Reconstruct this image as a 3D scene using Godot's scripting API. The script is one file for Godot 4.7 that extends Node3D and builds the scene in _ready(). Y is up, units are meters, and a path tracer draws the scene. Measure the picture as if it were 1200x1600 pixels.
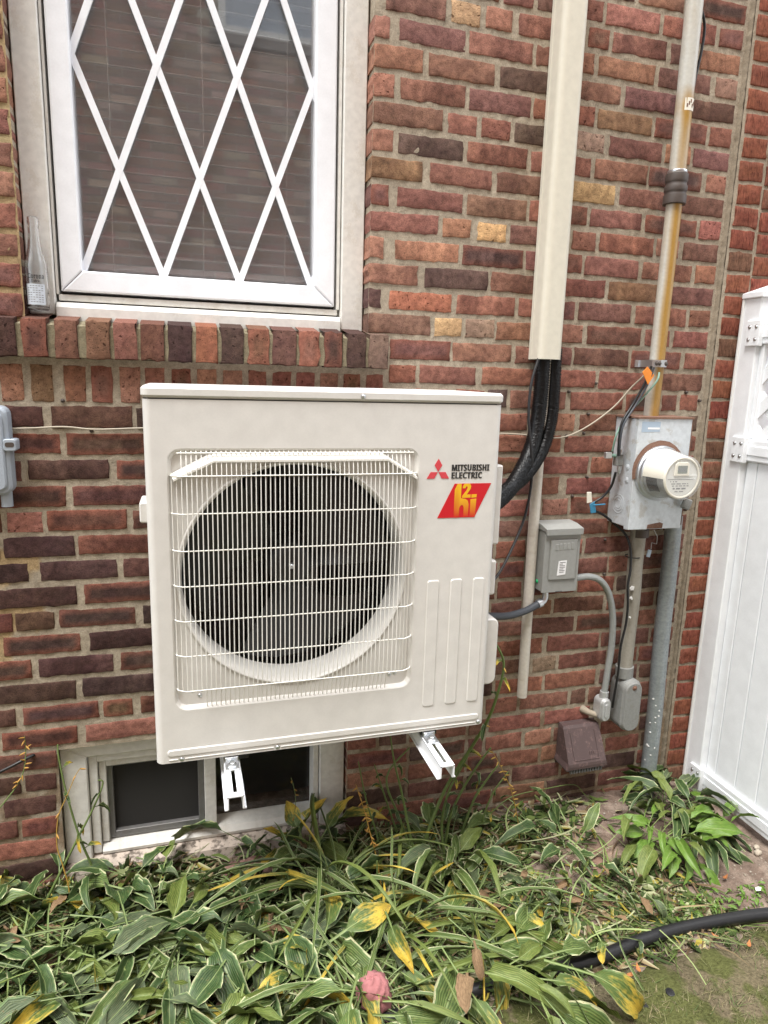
extends Node3D
# Side yard of a brick house: a wall-hung heat pump, windows, service pipes, a vinyl fence and trampled hostas.
const F := 1050.07                      # focal length in photo pixels (1200 x 1600)
const COURSE := 0.0695
var CP := Vector3(-0.3572, 1.4976, 1.9355)
var CB := Basis.from_euler(Vector3(-0.19699, -0.28970, 0.02891), EULER_ORDER_YXZ)
var rng := RandomNumberGenerator.new()
var nz := FastNoiseLite.new()
var M := {}

# ---------------------------------------------------------------- pixels to places
func ray(u: float, v: float) -> Vector3:
	return CB * Vector3((u - 600.0) / F, -(v - 800.0) / F, -1.0)
func W(u: float, v: float, z := 0.0) -> Vector3:      # on a plane parallel to the wall
	var d := ray(u, v)
	return CP + d * ((z - CP.z) / d.z)
func G(u: float, v: float, y := 0.0) -> Vector3:      # on the ground
	var d := ray(u, v)
	return CP + d * ((y - CP.y) / d.y)
func path(pts: Array) -> Array:                       # [u, v, z] triples, rounded
	var q := []
	for a in pts: q.append(W(a[0], a[1], a[2]))
	return curve(q)
func curve(q: Array, step := 5) -> Array:             # Catmull-Rom
	var o := []
	for i in q.size() - 1:
		var a: Vector3 = q[maxi(i - 1, 0)]; var b: Vector3 = q[i]; var c: Vector3 = q[i + 1]; var d: Vector3 = q[mini(i + 2, q.size() - 1)]
		for k in step:
			o.append(b.cubic_interpolate(c, a, d, float(k) / step))
	o.append(q[q.size() - 1])
	return o
func R(a: float, b: float) -> float:
	return rng.randf_range(a, b)

# ---------------------------------------------------------------- mesh builder
class MB:
	var v := PackedVector3Array()
	var n := PackedVector3Array()
	var t := PackedVector2Array()
	var c := PackedColorArray()
	var ix := PackedInt32Array()
	var col := Color.WHITE
	func add(p: Vector3, nn: Vector3, uv := Vector2.ZERO) -> int:
		v.append(p); n.append(nn); t.append(uv); c.append(col)
		return v.size() - 1
	func tri(a: int, b: int, d: int):                  # given counter-clockwise from outside
		ix.append(a); ix.append(d); ix.append(b)
	func face(a: Vector3, b: Vector3, d: Vector3):
		var nn := (b - a).cross(d - a).normalized()
		tri(add(a, nn), add(b, nn), add(d, nn))
	func quad(a: Vector3, b: Vector3, d: Vector3, e: Vector3, ua := Vector2(0, 0), ub := Vector2(1, 0), ud := Vector2(1, 1), ue := Vector2(0, 1)):
		var nn := (d - a).cross(e - b).normalized()
		var i := add(a, nn, ua); add(b, nn, ub); add(d, nn, ud); add(e, nn, ue)
		tri(i, i + 1, i + 2); tri(i, i + 2, i + 3)
	func smooth(i0 := 0, k0 := 0):
		for i in range(i0, v.size()): n[i] = Vector3.ZERO
		for k in range(k0, ix.size(), 3):
			var a := ix[k]; var b := ix[k + 2]; var d := ix[k + 1]
			var f := (v[b] - v[a]).cross(v[d] - v[a])
			n[a] += f; n[b] += f; n[d] += f
		for i in range(i0, v.size()): n[i] = n[i].normalized() if n[i].length_squared() > 0 else Vector3.UP
	func ring_join(a: Array, b: Array):                # two closed rings of points, flat faces between them
		for i in a.size():
			var j := (i + 1) % a.size()
			quad(a[i], a[j], b[j], b[i])
	func prism(o: PackedVector2Array, z0: float, z1: float, xf := Transform3D.IDENTITY, bev := 0.0, back := true):
		if Geometry2D.is_polygon_clockwise(o): o.reverse()
		var ins := o
		if bev > 0:
			ins = PackedVector2Array()
			for i in o.size():
				var p := o[(i - 1 + o.size()) % o.size()]; var q := o[(i + 1) % o.size()]
				var e1 := (o[i] - p).normalized(); var e2 := (q - o[i]).normalized()
				var m := (Vector2(-e1.y, e1.x) + Vector2(-e2.y, e2.x)).normalized()
				var k := maxf(0.35, m.dot(Vector2(-e1.y, e1.x)))
				ins.append(o[i] + m * bev / k)
		var lay := [[ins, z1], [o, z1 - bev], [o, z0 + (bev if back else 0.0)], [ins if back else o, z0]]
		if bev <= 0: lay = [[o, z1], [o, z0]]
		for k in lay.size() - 1:
			var a := []; var b := []
			for q in lay[k][0]: a.append(xf * Vector3(q.x, q.y, lay[k][1]))
			for q in lay[k + 1][0]: b.append(xf * Vector3(q.x, q.y, lay[k + 1][1]))
			ring_join(b, a)
		cap(ins, z1, xf, false); cap(ins if back else o, z0, xf, true)
	func cap(o: PackedVector2Array, z: float, xf: Transform3D, flip: bool):
		var ids := Geometry2D.triangulate_polygon(o)
		var nn := (xf.basis * Vector3(0, 0, -1 if flip else 1)).normalized()
		var i0 := v.size()
		for q in o: add(xf * Vector3(q.x, q.y, z), nn, q)
		for k in range(0, ids.size(), 3):
			var a := ids[k]; var b := ids[k + 1]; var d := ids[k + 2]
			var cw := (o[b] - o[a]).cross(o[d] - o[a]) < 0
			if cw != flip: tri(i0 + a, i0 + d, i0 + b)
			else: tri(i0 + a, i0 + b, i0 + d)
	func prism_x(o: PackedVector2Array, x0: float, x1: float, bev := 0.0):   # outline given as (z, y), drawn out along x
		prism(o, -x1, -x0, Transform3D(Basis(Vector3(0, 0, 1), Vector3(0, 1, 0), Vector3(-1, 0, 0)), Vector3.ZERO), bev)
	func prism_y(o: PackedVector2Array, y0: float, y1: float, bev := 0.0):   # outline given as (x, -z), drawn out along y
		prism(o, y0, y1, Transform3D(Basis(Vector3(1, 0, 0), Vector3(0, 0, -1), Vector3(0, 1, 0)), Vector3.ZERO), bev)
	func box(lo: Vector3, hi: Vector3, bev := 0.0):
		var o := PackedVector2Array([Vector2(lo.x, lo.y), Vector2(hi.x, lo.y), Vector2(hi.x, hi.y), Vector2(lo.x, hi.y)])
		if bev > 0: o = MB.rrect(lo.x, lo.y, hi.x, hi.y, bev, 2)
		prism(o, lo.z, hi.z, Transform3D.IDENTITY, bev * 0.6)
	func tube(pts: Array, r, seg := 10, caps := true, wob := 0.0):
		var frames := []; var up := Vector3.UP
		for i in pts.size():
			var d: Vector3 = (pts[mini(i + 1, pts.size() - 1)] - pts[maxi(i - 1, 0)]).normalized()
			if absf(d.dot(up)) > 0.95: up = Vector3.RIGHT if absf(d.x) < 0.8 else Vector3.BACK
			var s := d.cross(up).normalized(); up = s.cross(d).normalized()
			frames.append([s, up, d])
		var i0 := v.size(); var acc := 0.0
		for i in pts.size():
			if i > 0: acc += pts[i].distance_to(pts[i - 1])
			var rr: float = r[i] if r is Array else r
			for k in seg + 1:
				var a := TAU * k / seg
				var nn: Vector3 = frames[i][0] * cos(a) + frames[i][1] * sin(a)
				add(pts[i] + nn * rr, nn, Vector2(float(k) / seg, acc))
		for i in pts.size() - 1:
			for k in seg:
				var a := i0 + i * (seg + 1) + k
				tri(a, a + seg + 2, a + 1); tri(a, a + seg + 1, a + seg + 2)
		if caps:
			for e in [0, pts.size() - 1]:
				var d: Vector3 = frames[e][2] * (-1.0 if e == 0 else 1.0)
				var rr: float = r[e] if r is Array else r
				var ci := add(pts[e], d)
				for k in seg + 1:
					var a := TAU * k / seg
					add(pts[e] + (frames[e][0] * cos(a) + frames[e][1] * sin(a)) * rr, d)
				for k in seg:
					if e == 0: tri(ci, ci + 1 + k, ci + 2 + k)
					else: tri(ci, ci + 2 + k, ci + 1 + k)
	func lathe(prof: Array, xf: Transform3D, seg := 24, a0 := 0.0, a1 := TAU):   # Vector2(radius, z along the local z axis)
		var i0 := v.size(); var k0 := ix.size()
		for j in prof.size():
			for k in seg + 1:
				var a := lerpf(a0, a1, float(k) / seg)
				add(xf * Vector3(prof[j].x * cos(a), prof[j].x * sin(a), prof[j].y), Vector3.ZERO, Vector2(float(k) / seg, float(j) / prof.size()))
		for j in prof.size() - 1:
			for k in seg:
				var a := i0 + j * (seg + 1) + k
				tri(a, a + 1, a + seg + 2); tri(a, a + seg + 2, a + seg + 1)
		smooth(i0, k0)
		for j in (prof.size() if a1 - a0 > 6.2 else 0):
			var m := (n[i0 + j * (seg + 1)] + n[i0 + j * (seg + 1) + seg]).normalized()
			n[i0 + j * (seg + 1)] = m; n[i0 + j * (seg + 1) + seg] = m
	static func rrect(x0: float, y0: float, x1: float, y1: float, r: float, seg := 4) -> PackedVector2Array:
		var o := PackedVector2Array()
		for q in [[x1 - r, y0 + r, -PI / 2], [x1 - r, y1 - r, 0.0], [x0 + r, y1 - r, PI / 2], [x0 + r, y0 + r, PI]]:
			for k in seg + 1:
				var a: float = q[2] + PI / 2 * k / seg
				o.append(Vector2(q[0] + r * cos(a), q[1] + r * sin(a)))
		return o
	func mesh(m: Material) -> ArrayMesh:
		var a := []; a.resize(Mesh.ARRAY_MAX)
		a[Mesh.ARRAY_VERTEX] = v; a[Mesh.ARRAY_NORMAL] = n; a[Mesh.ARRAY_TEX_UV] = t; a[Mesh.ARRAY_COLOR] = c; a[Mesh.ARRAY_INDEX] = ix
		var o := ArrayMesh.new()
		o.add_surface_from_arrays(Mesh.PRIMITIVE_TRIANGLES, a)
		o.surface_set_material(0, m)
		return o

# ---------------------------------------------------------------- nodes
func thing(called: String, label: String, category: String, at := Vector3.ZERO, group := "") -> Node3D:
	var o := Node3D.new(); o.name = called
	var k := 0
	while has_node(NodePath(String(o.name))):
		k += 1; o.name = "%s_%03d" % [called, k]
	add_child(o); o.position = at
	meta(o, label, category, group)
	return o
func meta(o: Node, label: String, category: String, group := ""):
	o.set_meta("label", label); o.set_meta("category", category)
	if group: o.set_meta("group", group)
func part(mb: MB, called: String, mat: Material, parent: Node, label := "") -> MeshInstance3D:
	var o := MeshInstance3D.new(); o.name = called; o.mesh = mb.mesh(mat)
	parent.add_child(o, true)
	o.global_transform = Transform3D.IDENTITY
	if label: o.set_meta("label", label)
	return o
func single(mb: MB, called: String, mat: Material, label: String, category: String, group := "") -> MeshInstance3D:
	var c := Vector3.ZERO; var lo := Vector3.INF; var hi := -Vector3.INF
	for p in mb.v: lo = lo.min(p); hi = hi.max(p)
	c = Vector3((lo.x + hi.x) / 2, lo.y, (lo.z + hi.z) / 2)
	for i in mb.v.size(): mb.v[i] -= c
	var o := MeshInstance3D.new(); o.name = called; o.mesh = mb.mesh(mat)
	var k := 0
	while has_node(NodePath(String(o.name))):
		k += 1; o.name = "%s_%03d" % [called, k]
	add_child(o); o.position = c
	meta(o, label, category, group)
	return o
func text(s: String, font: String, size: float, at: Vector3, turn: Basis, mat: Material, called: String, parent: Node, depth := 0.0006, weight := 400, squeeze := 1.0) -> MeshInstance3D:
	var f := SystemFont.new(); f.font_names = PackedStringArray([font]); f.font_weight = weight
	var tm := TextMesh.new(); tm.text = s; tm.font = f; tm.font_size = 64; tm.pixel_size = size / 64.0; tm.depth = depth
	tm.horizontal_alignment = HORIZONTAL_ALIGNMENT_LEFT; tm.vertical_alignment = VERTICAL_ALIGNMENT_BOTTOM
	var o := MeshInstance3D.new(); o.name = called; tm.material = mat; o.mesh = tm
	parent.add_child(o, true)
	o.global_transform = Transform3D(turn.scaled_local(Vector3(squeeze, 1, 1)), at)
	return o

# ---------------------------------------------------------------- textures and materials
func img(seed_: int, freq: float, oct: int, size: int, kind := FastNoiseLite.TYPE_SIMPLEX_SMOOTH) -> PackedByteArray:
	var f := FastNoiseLite.new(); f.seed = seed_; f.noise_type = kind; f.frequency = freq; f.fractal_octaves = oct
	if kind == FastNoiseLite.TYPE_CELLULAR: f.cellular_return_type = FastNoiseLite.RETURN_CELL_VALUE
	var im := f.get_seamless_image(size, size)
	im.convert(Image.FORMAT_L8)
	return im.get_data()
func tex_from(size: int, fn: Callable) -> ImageTexture:     # fn(i) gives a linear colour for pixel number i
	var b := PackedByteArray(); b.resize(size * size * 3)
	for i in size * size:
		var c: Color = fn.call(i)
		c = c.linear_to_srgb()
		b[i * 3] = clampi(int(c.r * 255), 0, 255); b[i * 3 + 1] = clampi(int(c.g * 255), 0, 255); b[i * 3 + 2] = clampi(int(c.b * 255), 0, 255)
	return ImageTexture.create_from_image(Image.create_from_data(size, size, false, Image.FORMAT_RGB8, b))
func bump_from(data: PackedByteArray, size: int, strength: float) -> ImageTexture:
	var im := Image.create_from_data(size, size, false, Image.FORMAT_L8, data)
	im.convert(Image.FORMAT_RGBA8)
	im.bump_map_to_normal_map(strength)
	return ImageTexture.create_from_image(im)
func mat(lin: Color, rough: float, metal := 0.0, spec := 0.5) -> StandardMaterial3D:
	var m := StandardMaterial3D.new()
	m.albedo_color = lin.linear_to_srgb(); m.roughness = rough; m.metallic = metal; m.metallic_specular = spec
	return m
func triplanar(m: StandardMaterial3D, per_metre: float, albedo: Texture2D = null, normal: Texture2D = null, ns := 1.0):
	m.uv1_triplanar = true; m.uv1_world_triplanar = true; m.uv1_scale = Vector3.ONE * per_metre
	if albedo: m.albedo_texture = albedo
	if normal: m.normal_enabled = true; m.normal_texture = normal; m.normal_scale = ns
func vcol(m: StandardMaterial3D) -> StandardMaterial3D:
	m.vertex_color_use_as_albedo = true
	return m
func mixc(a: Color, b: Color, k: float) -> Color:
	return a.lerp(b, clampf(k, 0, 1))
func sst(a: float, b: float, x: float) -> float:
	return smoothstep(a, b, x)

func make_materials():
	var S := 512
	var fine := img(11, 0.12, 3, S); var mid := img(12, 0.03, 4, S); var big := img(13, 0.008, 4, S); var cell := img(14, 0.05, 1, S, FastNoiseLite.TYPE_CELLULAR)
	var grit := img(15, 0.3, 2, S)
	# mortar: sandy, with grains
	var mt := tex_from(S, func(i: int):
		var g := fine[i] / 255.0; var q := mid[i] / 255.0; var h := grit[i] / 255.0
		var k := 0.62 + 0.42 * q + 0.35 * (g - 0.5) + 0.4 * (h - 0.5)
		return Color(0.455, 0.388, 0.298) * k)
	var mh := PackedByteArray(); mh.resize(S * S)
	for i in S * S: mh[i] = clampi(int(0.5 * mid[i] + 0.3 * fine[i] + 0.4 * grit[i] - 20), 0, 255)
	M.mortar = vcol(mat(Color.WHITE, 0.95, 0, 0.2)); triplanar(M.mortar, 2.6, mt, bump_from(mh, S, 3.0), 0.9)
	# brick faces: smooth, rough and pitted, drawn over the brick's own colour
	var flash := img(21, 0.012, 2, S)
	var ta := tex_from(S, func(i: int):
		var k := 0.68 + 0.42 * (mid[i] / 255.0 - 0.5) + 0.44 * (fine[i] / 255.0 - 0.5) + 0.60 * (grit[i] / 255.0 - 0.5)
		var d := sst(0.56, 0.70, flash[i] / 255.0 + 0.25 * (fine[i] / 255.0 - 0.5))
		var c := mixc(Color(k, k, k), Color(0.50, 0.46, 0.47) * k, d * 0.42)
		return mixc(c, Color(0.95, 0.98, 1.0), sst(0.60, 0.80, big[i] / 255.0 * 0.5 + mid[i] / 255.0 * 0.5 + 0.5 * (grit[i] / 255.0 - 0.5)) * 0.45))
	var pit := img(22, 0.115, 2, S); var pit2 := img(24, 0.045, 1, S)
	var pits := PackedByteArray(); pits.resize(S * S)
	var tb := tex_from(S, func(i: int):
		var k := 0.70 + 0.50 * (mid[i] / 255.0 - 0.5) + 0.40 * (grit[i] / 255.0 - 0.5) + 0.25 * (fine[i] / 255.0 - 0.5)
		var hole := maxf(sst(0.74, 0.84, pit[i] / 255.0), sst(0.86, 0.92, pit2[i] / 255.0 + 0.08 * (fine[i] / 255.0 - 0.5)))
		pits[i] = clampi(int(185 - 160 * hole + 0.25 * grit[i] + 0.2 * fine[i] - 50), 0, 255)
		return mixc(Color(k, k, k), Color(0.17, 0.13, 0.12), hole * 0.8))
	var smh := PackedByteArray(); smh.resize(S * S)
	for i in S * S: smh[i] = clampi(int(0.40 * mid[i] + 0.35 * fine[i] + 0.40 * grit[i]), 0, 255)
	M.brick_a = vcol(mat(Color.WHITE, 0.88, 0, 0.3)); M.brick_a.albedo_texture = ta; M.brick_a.normal_enabled = true; M.brick_a.normal_texture = bump_from(smh, S, 2.4); M.brick_a.normal_scale = 0.6
	M.brick_b = vcol(mat(Color.WHITE, 0.92, 0, 0.25)); M.brick_b.albedo_texture = tb; M.brick_b.normal_enabled = true; M.brick_b.normal_texture = bump_from(pits, S, 4.0); M.brick_b.normal_scale = 1.0
	# wire-cut red brick of the adjoining house
	var str_ := img(23, 0.05, 3, S)
	var th := PackedByteArray(); th.resize(S * S)
	var tc := tex_from(S, func(i: int):
		@warning_ignore("integer_division")
		var x := i % S; var y := i / S
		var sgrain := str_[(x * 3 % S) + ((y >> 2) % S) * S] / 255.0
		th[i] = clampi(int(sgrain * 140 + grit[i] * 0.3 + mid[i] * 0.2), 0, 255)
		var k := 0.78 + 0.5 * (mid[i] / 255.0 - 0.5) + 0.3 * (fine[i] / 255.0 - 0.5)
		return mixc(Color(k, k, k), Color(0.34, 0.26, 0.24) * k, sst(0.58, 0.7, sgrain) * 0.7))
	M.brick_c = vcol(mat(Color.WHITE, 0.9, 0, 0.25)); M.brick_c.albedo_texture = tc; M.brick_c.normal_enabled = true; M.brick_c.normal_texture = bump_from(th, S, 3.0); M.brick_c.normal_scale = 0.9
	# soil, moss
	var ts := tex_from(S, func(i: int):
		var k := 0.55 + 0.6 * (mid[i] / 255.0) + 0.5 * (grit[i] / 255.0 - 0.5) + 0.3 * (fine[i] / 255.0 - 0.5)
		var c := mixc(Color(0.235, 0.172, 0.136), Color(0.330, 0.258, 0.208), sst(0.4, 0.7, big[i] / 255.0)) * k
		if grit[i] > 205: c = mixc(c, Color(0.40, 0.34, 0.28), 0.55)
		return c)
	M.soil = vcol(mat(Color.WHITE, 0.97, 0, 0.2)); triplanar(M.soil, 1.7, ts, bump_from(mh, S, 4.0), 1.0)
	var tl := tex_from(S, func(i: int):
		var k := 0.5 + 0.7 * (fine[i] / 255.0) + 0.5 * (grit[i] / 255.0 - 0.5)
		var c := mixc(Color(0.088, 0.094, 0.034), Color(0.150, 0.122, 0.078), sst(0.42, 0.62, big[i] / 255.0 + 0.3 * (mid[i] / 255.0 - 0.5)))
		return c * k * 1.15)
	M.moss = vcol(mat(Color.WHITE, 0.97, 0, 0.2)); triplanar(M.moss, 1.3, tl, bump_from(mh, S, 4.0), 1.0)
	# metals and plastics
	var tp := tex_from(S, func(i: int):
		var k := 0.93 + 0.10 * (mid[i] / 255.0 - 0.5) + 0.05 * (grit[i] / 255.0 - 0.5)
		return Color(k, k, k))
	var softn := bump_from(big, S, 1.2)
	M.unit = mat(Color(0.690, 0.672, 0.635), 0.42); triplanar(M.unit, 1.1, tp, softn, 0.12)
	M.guard = mat(Color(0.78, 0.765, 0.71), 0.4)
	M.fan_dark = mat(Color(0.020, 0.020, 0.021), 0.45)
	M.fins = mat(Color(0.12, 0.12, 0.12), 0.6)
	M.duct = mat(Color(0.665, 0.630, 0.525), 0.45); triplanar(M.duct, 2.0, tp, softn, 0.1)
	M.white = mat(Color(0.80, 0.80, 0.79), 0.35); triplanar(M.white, 1.3, tp, softn, 0.1)
	M.vinyl = mat(Color(0.84, 0.86, 0.88), 0.30); triplanar(M.vinyl, 0.9, tp, softn, 0.15)
	var tg := tex_from(S, func(i: int):
		var k := 0.90 + 0.18 * (mid[i] / 255.0 - 0.5)
		var dirt := sst(0.60, 0.82, big[i] / 255.0 + 0.35 * (fine[i] / 255.0 - 0.5))
		return mixc(Color(k, k, k), Color(0.62, 0.55, 0.44), dirt * 0.24))
	M.old_paint = mat(Color(0.76, 0.745, 0.70), 0.5); triplanar(M.old_paint, 2.4, tg, softn, 0.2)
	var td := tex_from(S, func(i: int):
		var dirt := sst(0.50, 0.66, mid[i] / 255.0 * 0.6 + big[i] / 255.0 * 0.4 + 0.25 * (grit[i] / 255.0 - 0.5))
		return mixc(Color(0.52, 0.44, 0.38), Color(0.10, 0.085, 0.07), dirt * 0.85))
	M.parge = mat(Color.WHITE, 0.92, 0, 0.2); triplanar(M.parge, 3.0, td, bump_from(mh, S, 3.0), 0.6)
	M.sash = mat(Color(0.87, 0.89, 0.93), 0.3); triplanar(M.sash, 1.0, tp, softn, 0.05)
	M.bracket = mat(Color(0.83, 0.84, 0.86), 0.35)
	M.zinc = mat(Color(0.62, 0.64, 0.66), 0.32, 0.9)
	M.steel = mat(Color(0.5, 0.5, 0.5), 0.4, 0.8)
	var tz := tex_from(S, func(i: int):
		var k := 0.78 + 0.22 * (cell[i] / 255.0) + 0.2 * (mid[i] / 255.0 - 0.5)
		return Color(k, k, k))
	M.galv = mat(Color(0.34, 0.375, 0.39), 0.5, 0.45); triplanar(M.galv, 6.0, tz, softn, 0.2)
	var tm := tex_from(S, func(i: int):
		var k := 0.95 + 0.16 * (mid[i] / 255.0 - 0.5) + 0.08 * (cell[i] / 255.0 - 0.5)
		var rust := sst(0.66, 0.80, big[i] / 255.0 + 0.30 * (fine[i] / 255.0 - 0.5))
		return mixc(Color(k, k, k * 1.0), Color(0.55, 0.45, 0.33), rust * 0.45))
	M.meter_box = mat(Color(0.62, 0.66, 0.69), 0.42, 0.25); triplanar(M.meter_box, 3.4, tm, softn, 0.25)
	var tr := tex_from(S, func(i: int):
		var k := 0.7 + 0.6 * (fine[i] / 255.0)
		return mixc(Color(0.15, 0.080, 0.058), Color(0.24, 0.145, 0.105), mid[i] / 255.0) * k)
	M.rust = mat(Color.WHITE, 0.9, 0, 0.3); triplanar(M.rust, 8.0, tr)
	M.mast = vcol(mat(Color.WHITE, 0.34)); triplanar(M.mast, 5.0, tg, softn, 0.2)
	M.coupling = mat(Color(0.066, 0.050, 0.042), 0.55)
	M.grey_box = mat(Color(0.305, 0.310, 0.295), 0.5); triplanar(M.grey_box, 3.0, tp, softn, 0.1)
	M.grey_conduit = mat(Color(0.36, 0.38, 0.375), 0.45, 0.3); triplanar(M.grey_conduit, 4.0, tg)
	M.old_conduit = mat(Color(0.33, 0.31, 0.265), 0.6); triplanar(M.old_conduit, 5.0, tg, softn, 0.3)
	M.cast = mat(Color(0.27, 0.275, 0.265), 0.6, 0.1); triplanar(M.cast, 6.0, tg, bump_from(fine, S, 1.5), 0.4)
	M.lb = mat(Color(0.55, 0.56, 0.56), 0.42, 0.5); triplanar(M.lb, 8.0, tg)
	M.black = mat(Color(0.012, 0.012, 0.013), 0.42)
	M.tape = mat(Color(0.006, 0.006, 0.0065), 0.34, 0.0, 0.35); triplanar(M.tape, 7.0, null, bump_from(mid, S, 8.0), 1.0)
	M.whip = mat(Color(0.050, 0.055, 0.065), 0.5)
	M.pvc = mat(Color(0.70, 0.66, 0.585), 0.4); triplanar(M.pvc, 4.0, tg)
	var tv := tex_from(S, func(i: int):
		var s := sst(0.58, 0.74, mid[i] / 255.0 * 0.5 + big[i] / 255.0 * 0.5 + 0.3 * (fine[i] / 255.0 - 0.5))
		return mixc(Color(0.080, 0.052, 0.050), Color(0.155, 0.100, 0.095), s))
	M.vent = mat(Color.WHITE, 0.55); triplanar(M.vent, 4.2, tv, softn, 0.2)
	M.ivory = mat(Color(0.78, 0.74, 0.63), 0.35)
	M.meter_inside = mat(Color(0.30, 0.31, 0.30), 0.4)
	M.meter_face = mat(Color(0.70, 0.70, 0.66), 0.5)
	M.lcd = mat(Color(0.20, 0.225, 0.19), 0.25)
	M.print = mat(Color(0.02, 0.02, 0.02), 0.6)
	M.print_grey = mat(Color(0.16, 0.16, 0.17), 0.6)
	M.sticker = mat(Color(0.82, 0.82, 0.83), 0.5)
	M.blue_label = mat(Color(0.36, 0.45, 0.55), 0.5)
	M.red = mat(Color(0.62, 0.06, 0.075), 0.4)
	M.logo_red = vcol(mat(Color.WHITE, 0.35))
	M.orange = mat(Color(0.80, 0.25, 0.02), 0.6)
	M.green_wire = mat(Color(0.22, 0.36, 0.29), 0.5)
	M.beige_wire = mat(Color(0.42, 0.37, 0.29), 0.6)
	M.blue_tag = mat(Color(0.03, 0.20, 0.35), 0.5)
	M.white_tag = mat(Color(0.75, 0.72, 0.62), 0.5)
	M.green_led = mat(Color(0.03, 0.45, 0.17), 0.35)
	M.phone_box = mat(Color(0.36, 0.405, 0.46), 0.5); triplanar(M.phone_box, 3.0, tp, softn, 0.1)
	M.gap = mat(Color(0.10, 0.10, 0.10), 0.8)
	M.screen_frame = mat(Color(0.23, 0.225, 0.22), 0.45, 0.4); triplanar(M.screen_frame, 4.0, tg)
	M.mesh_screen = mat(Color(0.022, 0.021, 0.020), 0.85)
	M.blind = mat(Color(0.27, 0.26, 0.245), 0.6)
	M.room = mat(Color(0.26, 0.24, 0.21), 0.9)
	M.glass = mat(Color(0.55, 0.56, 0.58), 0.0); M.glass.transparency = BaseMaterial3D.TRANSPARENCY_ALPHA; M.glass.albedo_color.a = 0.035
	M.dark_glass = mat(Color(0.5, 0.5, 0.5), 0.0); M.dark_glass.transparency = BaseMaterial3D.TRANSPARENCY_ALPHA; M.dark_glass.albedo_color.a = 0.02
	M.clear = mat(Color(0.9, 0.93, 0.92), 0.02, 0.0); M.clear.transparency = BaseMaterial3D.TRANSPARENCY_ALPHA; M.clear.albedo_color.a = 0.10
	M.bottle = mat(Color(0.97, 0.98, 0.98), 0.02); M.bottle.refraction_enabled = true; M.bottle.refraction_scale = 0.05; M.bottle.transparency = BaseMaterial3D.TRANSPARENCY_ALPHA; M.bottle.albedo_color.a = 0.015
	M.bottle_print = mat(Color(0.55, 0.60, 0.66), 0.4)
	M.hose = mat(Color(0.016, 0.016, 0.018), 0.38); triplanar(M.hose, 6.0, tg, softn, 0.3)
	M.cloth = mat(Color(0.42, 0.17, 0.17), 0.95); triplanar(M.cloth, 9.0, tp, bump_from(fine, S, 3.0), 0.8)
	M.stone = mat(Color(0.46, 0.40, 0.32), 0.9); triplanar(M.stone, 9.0, tp, bump_from(fine, S, 3.0), 0.8)
	M.fallen = mat(Color(0.42, 0.165, 0.055), 0.8)
	M.caulk = mat(Color(0.36, 0.31, 0.24), 0.95); triplanar(M.caulk, 8.0, tg, bump_from(fine, S, 4.0), 1.0)
	M.caulk_white = mat(Color(0.70, 0.70, 0.68), 0.6)
	M.far_wood = mat(Color(0.16, 0.13, 0.11), 0.7)
	M.siding = mat(Color(0.42, 0.40, 0.38), 0.7)
	# leaves
	M.leaf = []
	for kind in 7:
		var m := mat(Color.WHITE, [0.45, 0.38, 0.55, 0.85, 0.48, 0.6, 0.5][kind], 0, 0.42)
		m.albedo_texture = leaf_tex(kind, mid, fine, big)
		m.normal_enabled = true; m.normal_texture = leaf_normal(); m.normal_scale = 1.3
		m.backlight_enabled = true; m.backlight = Color(0.16, 0.18, 0.05) if kind != 3 else Color(0.08, 0.06, 0.04)
		m.cull_mode = BaseMaterial3D.CULL_DISABLED
		M.leaf.append(m)
	M.litter = vcol(mat(Color.WHITE, 0.75, 0, 0.3)); M.litter.cull_mode = BaseMaterial3D.CULL_DISABLED
	M.stalk = mat(Color(0.115, 0.165, 0.045), 0.55)
	M.stalk_dry = mat(Color(0.36, 0.22, 0.04), 0.6)
	M.pod = mat(Color(0.40, 0.215, 0.045), 0.7)

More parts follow.
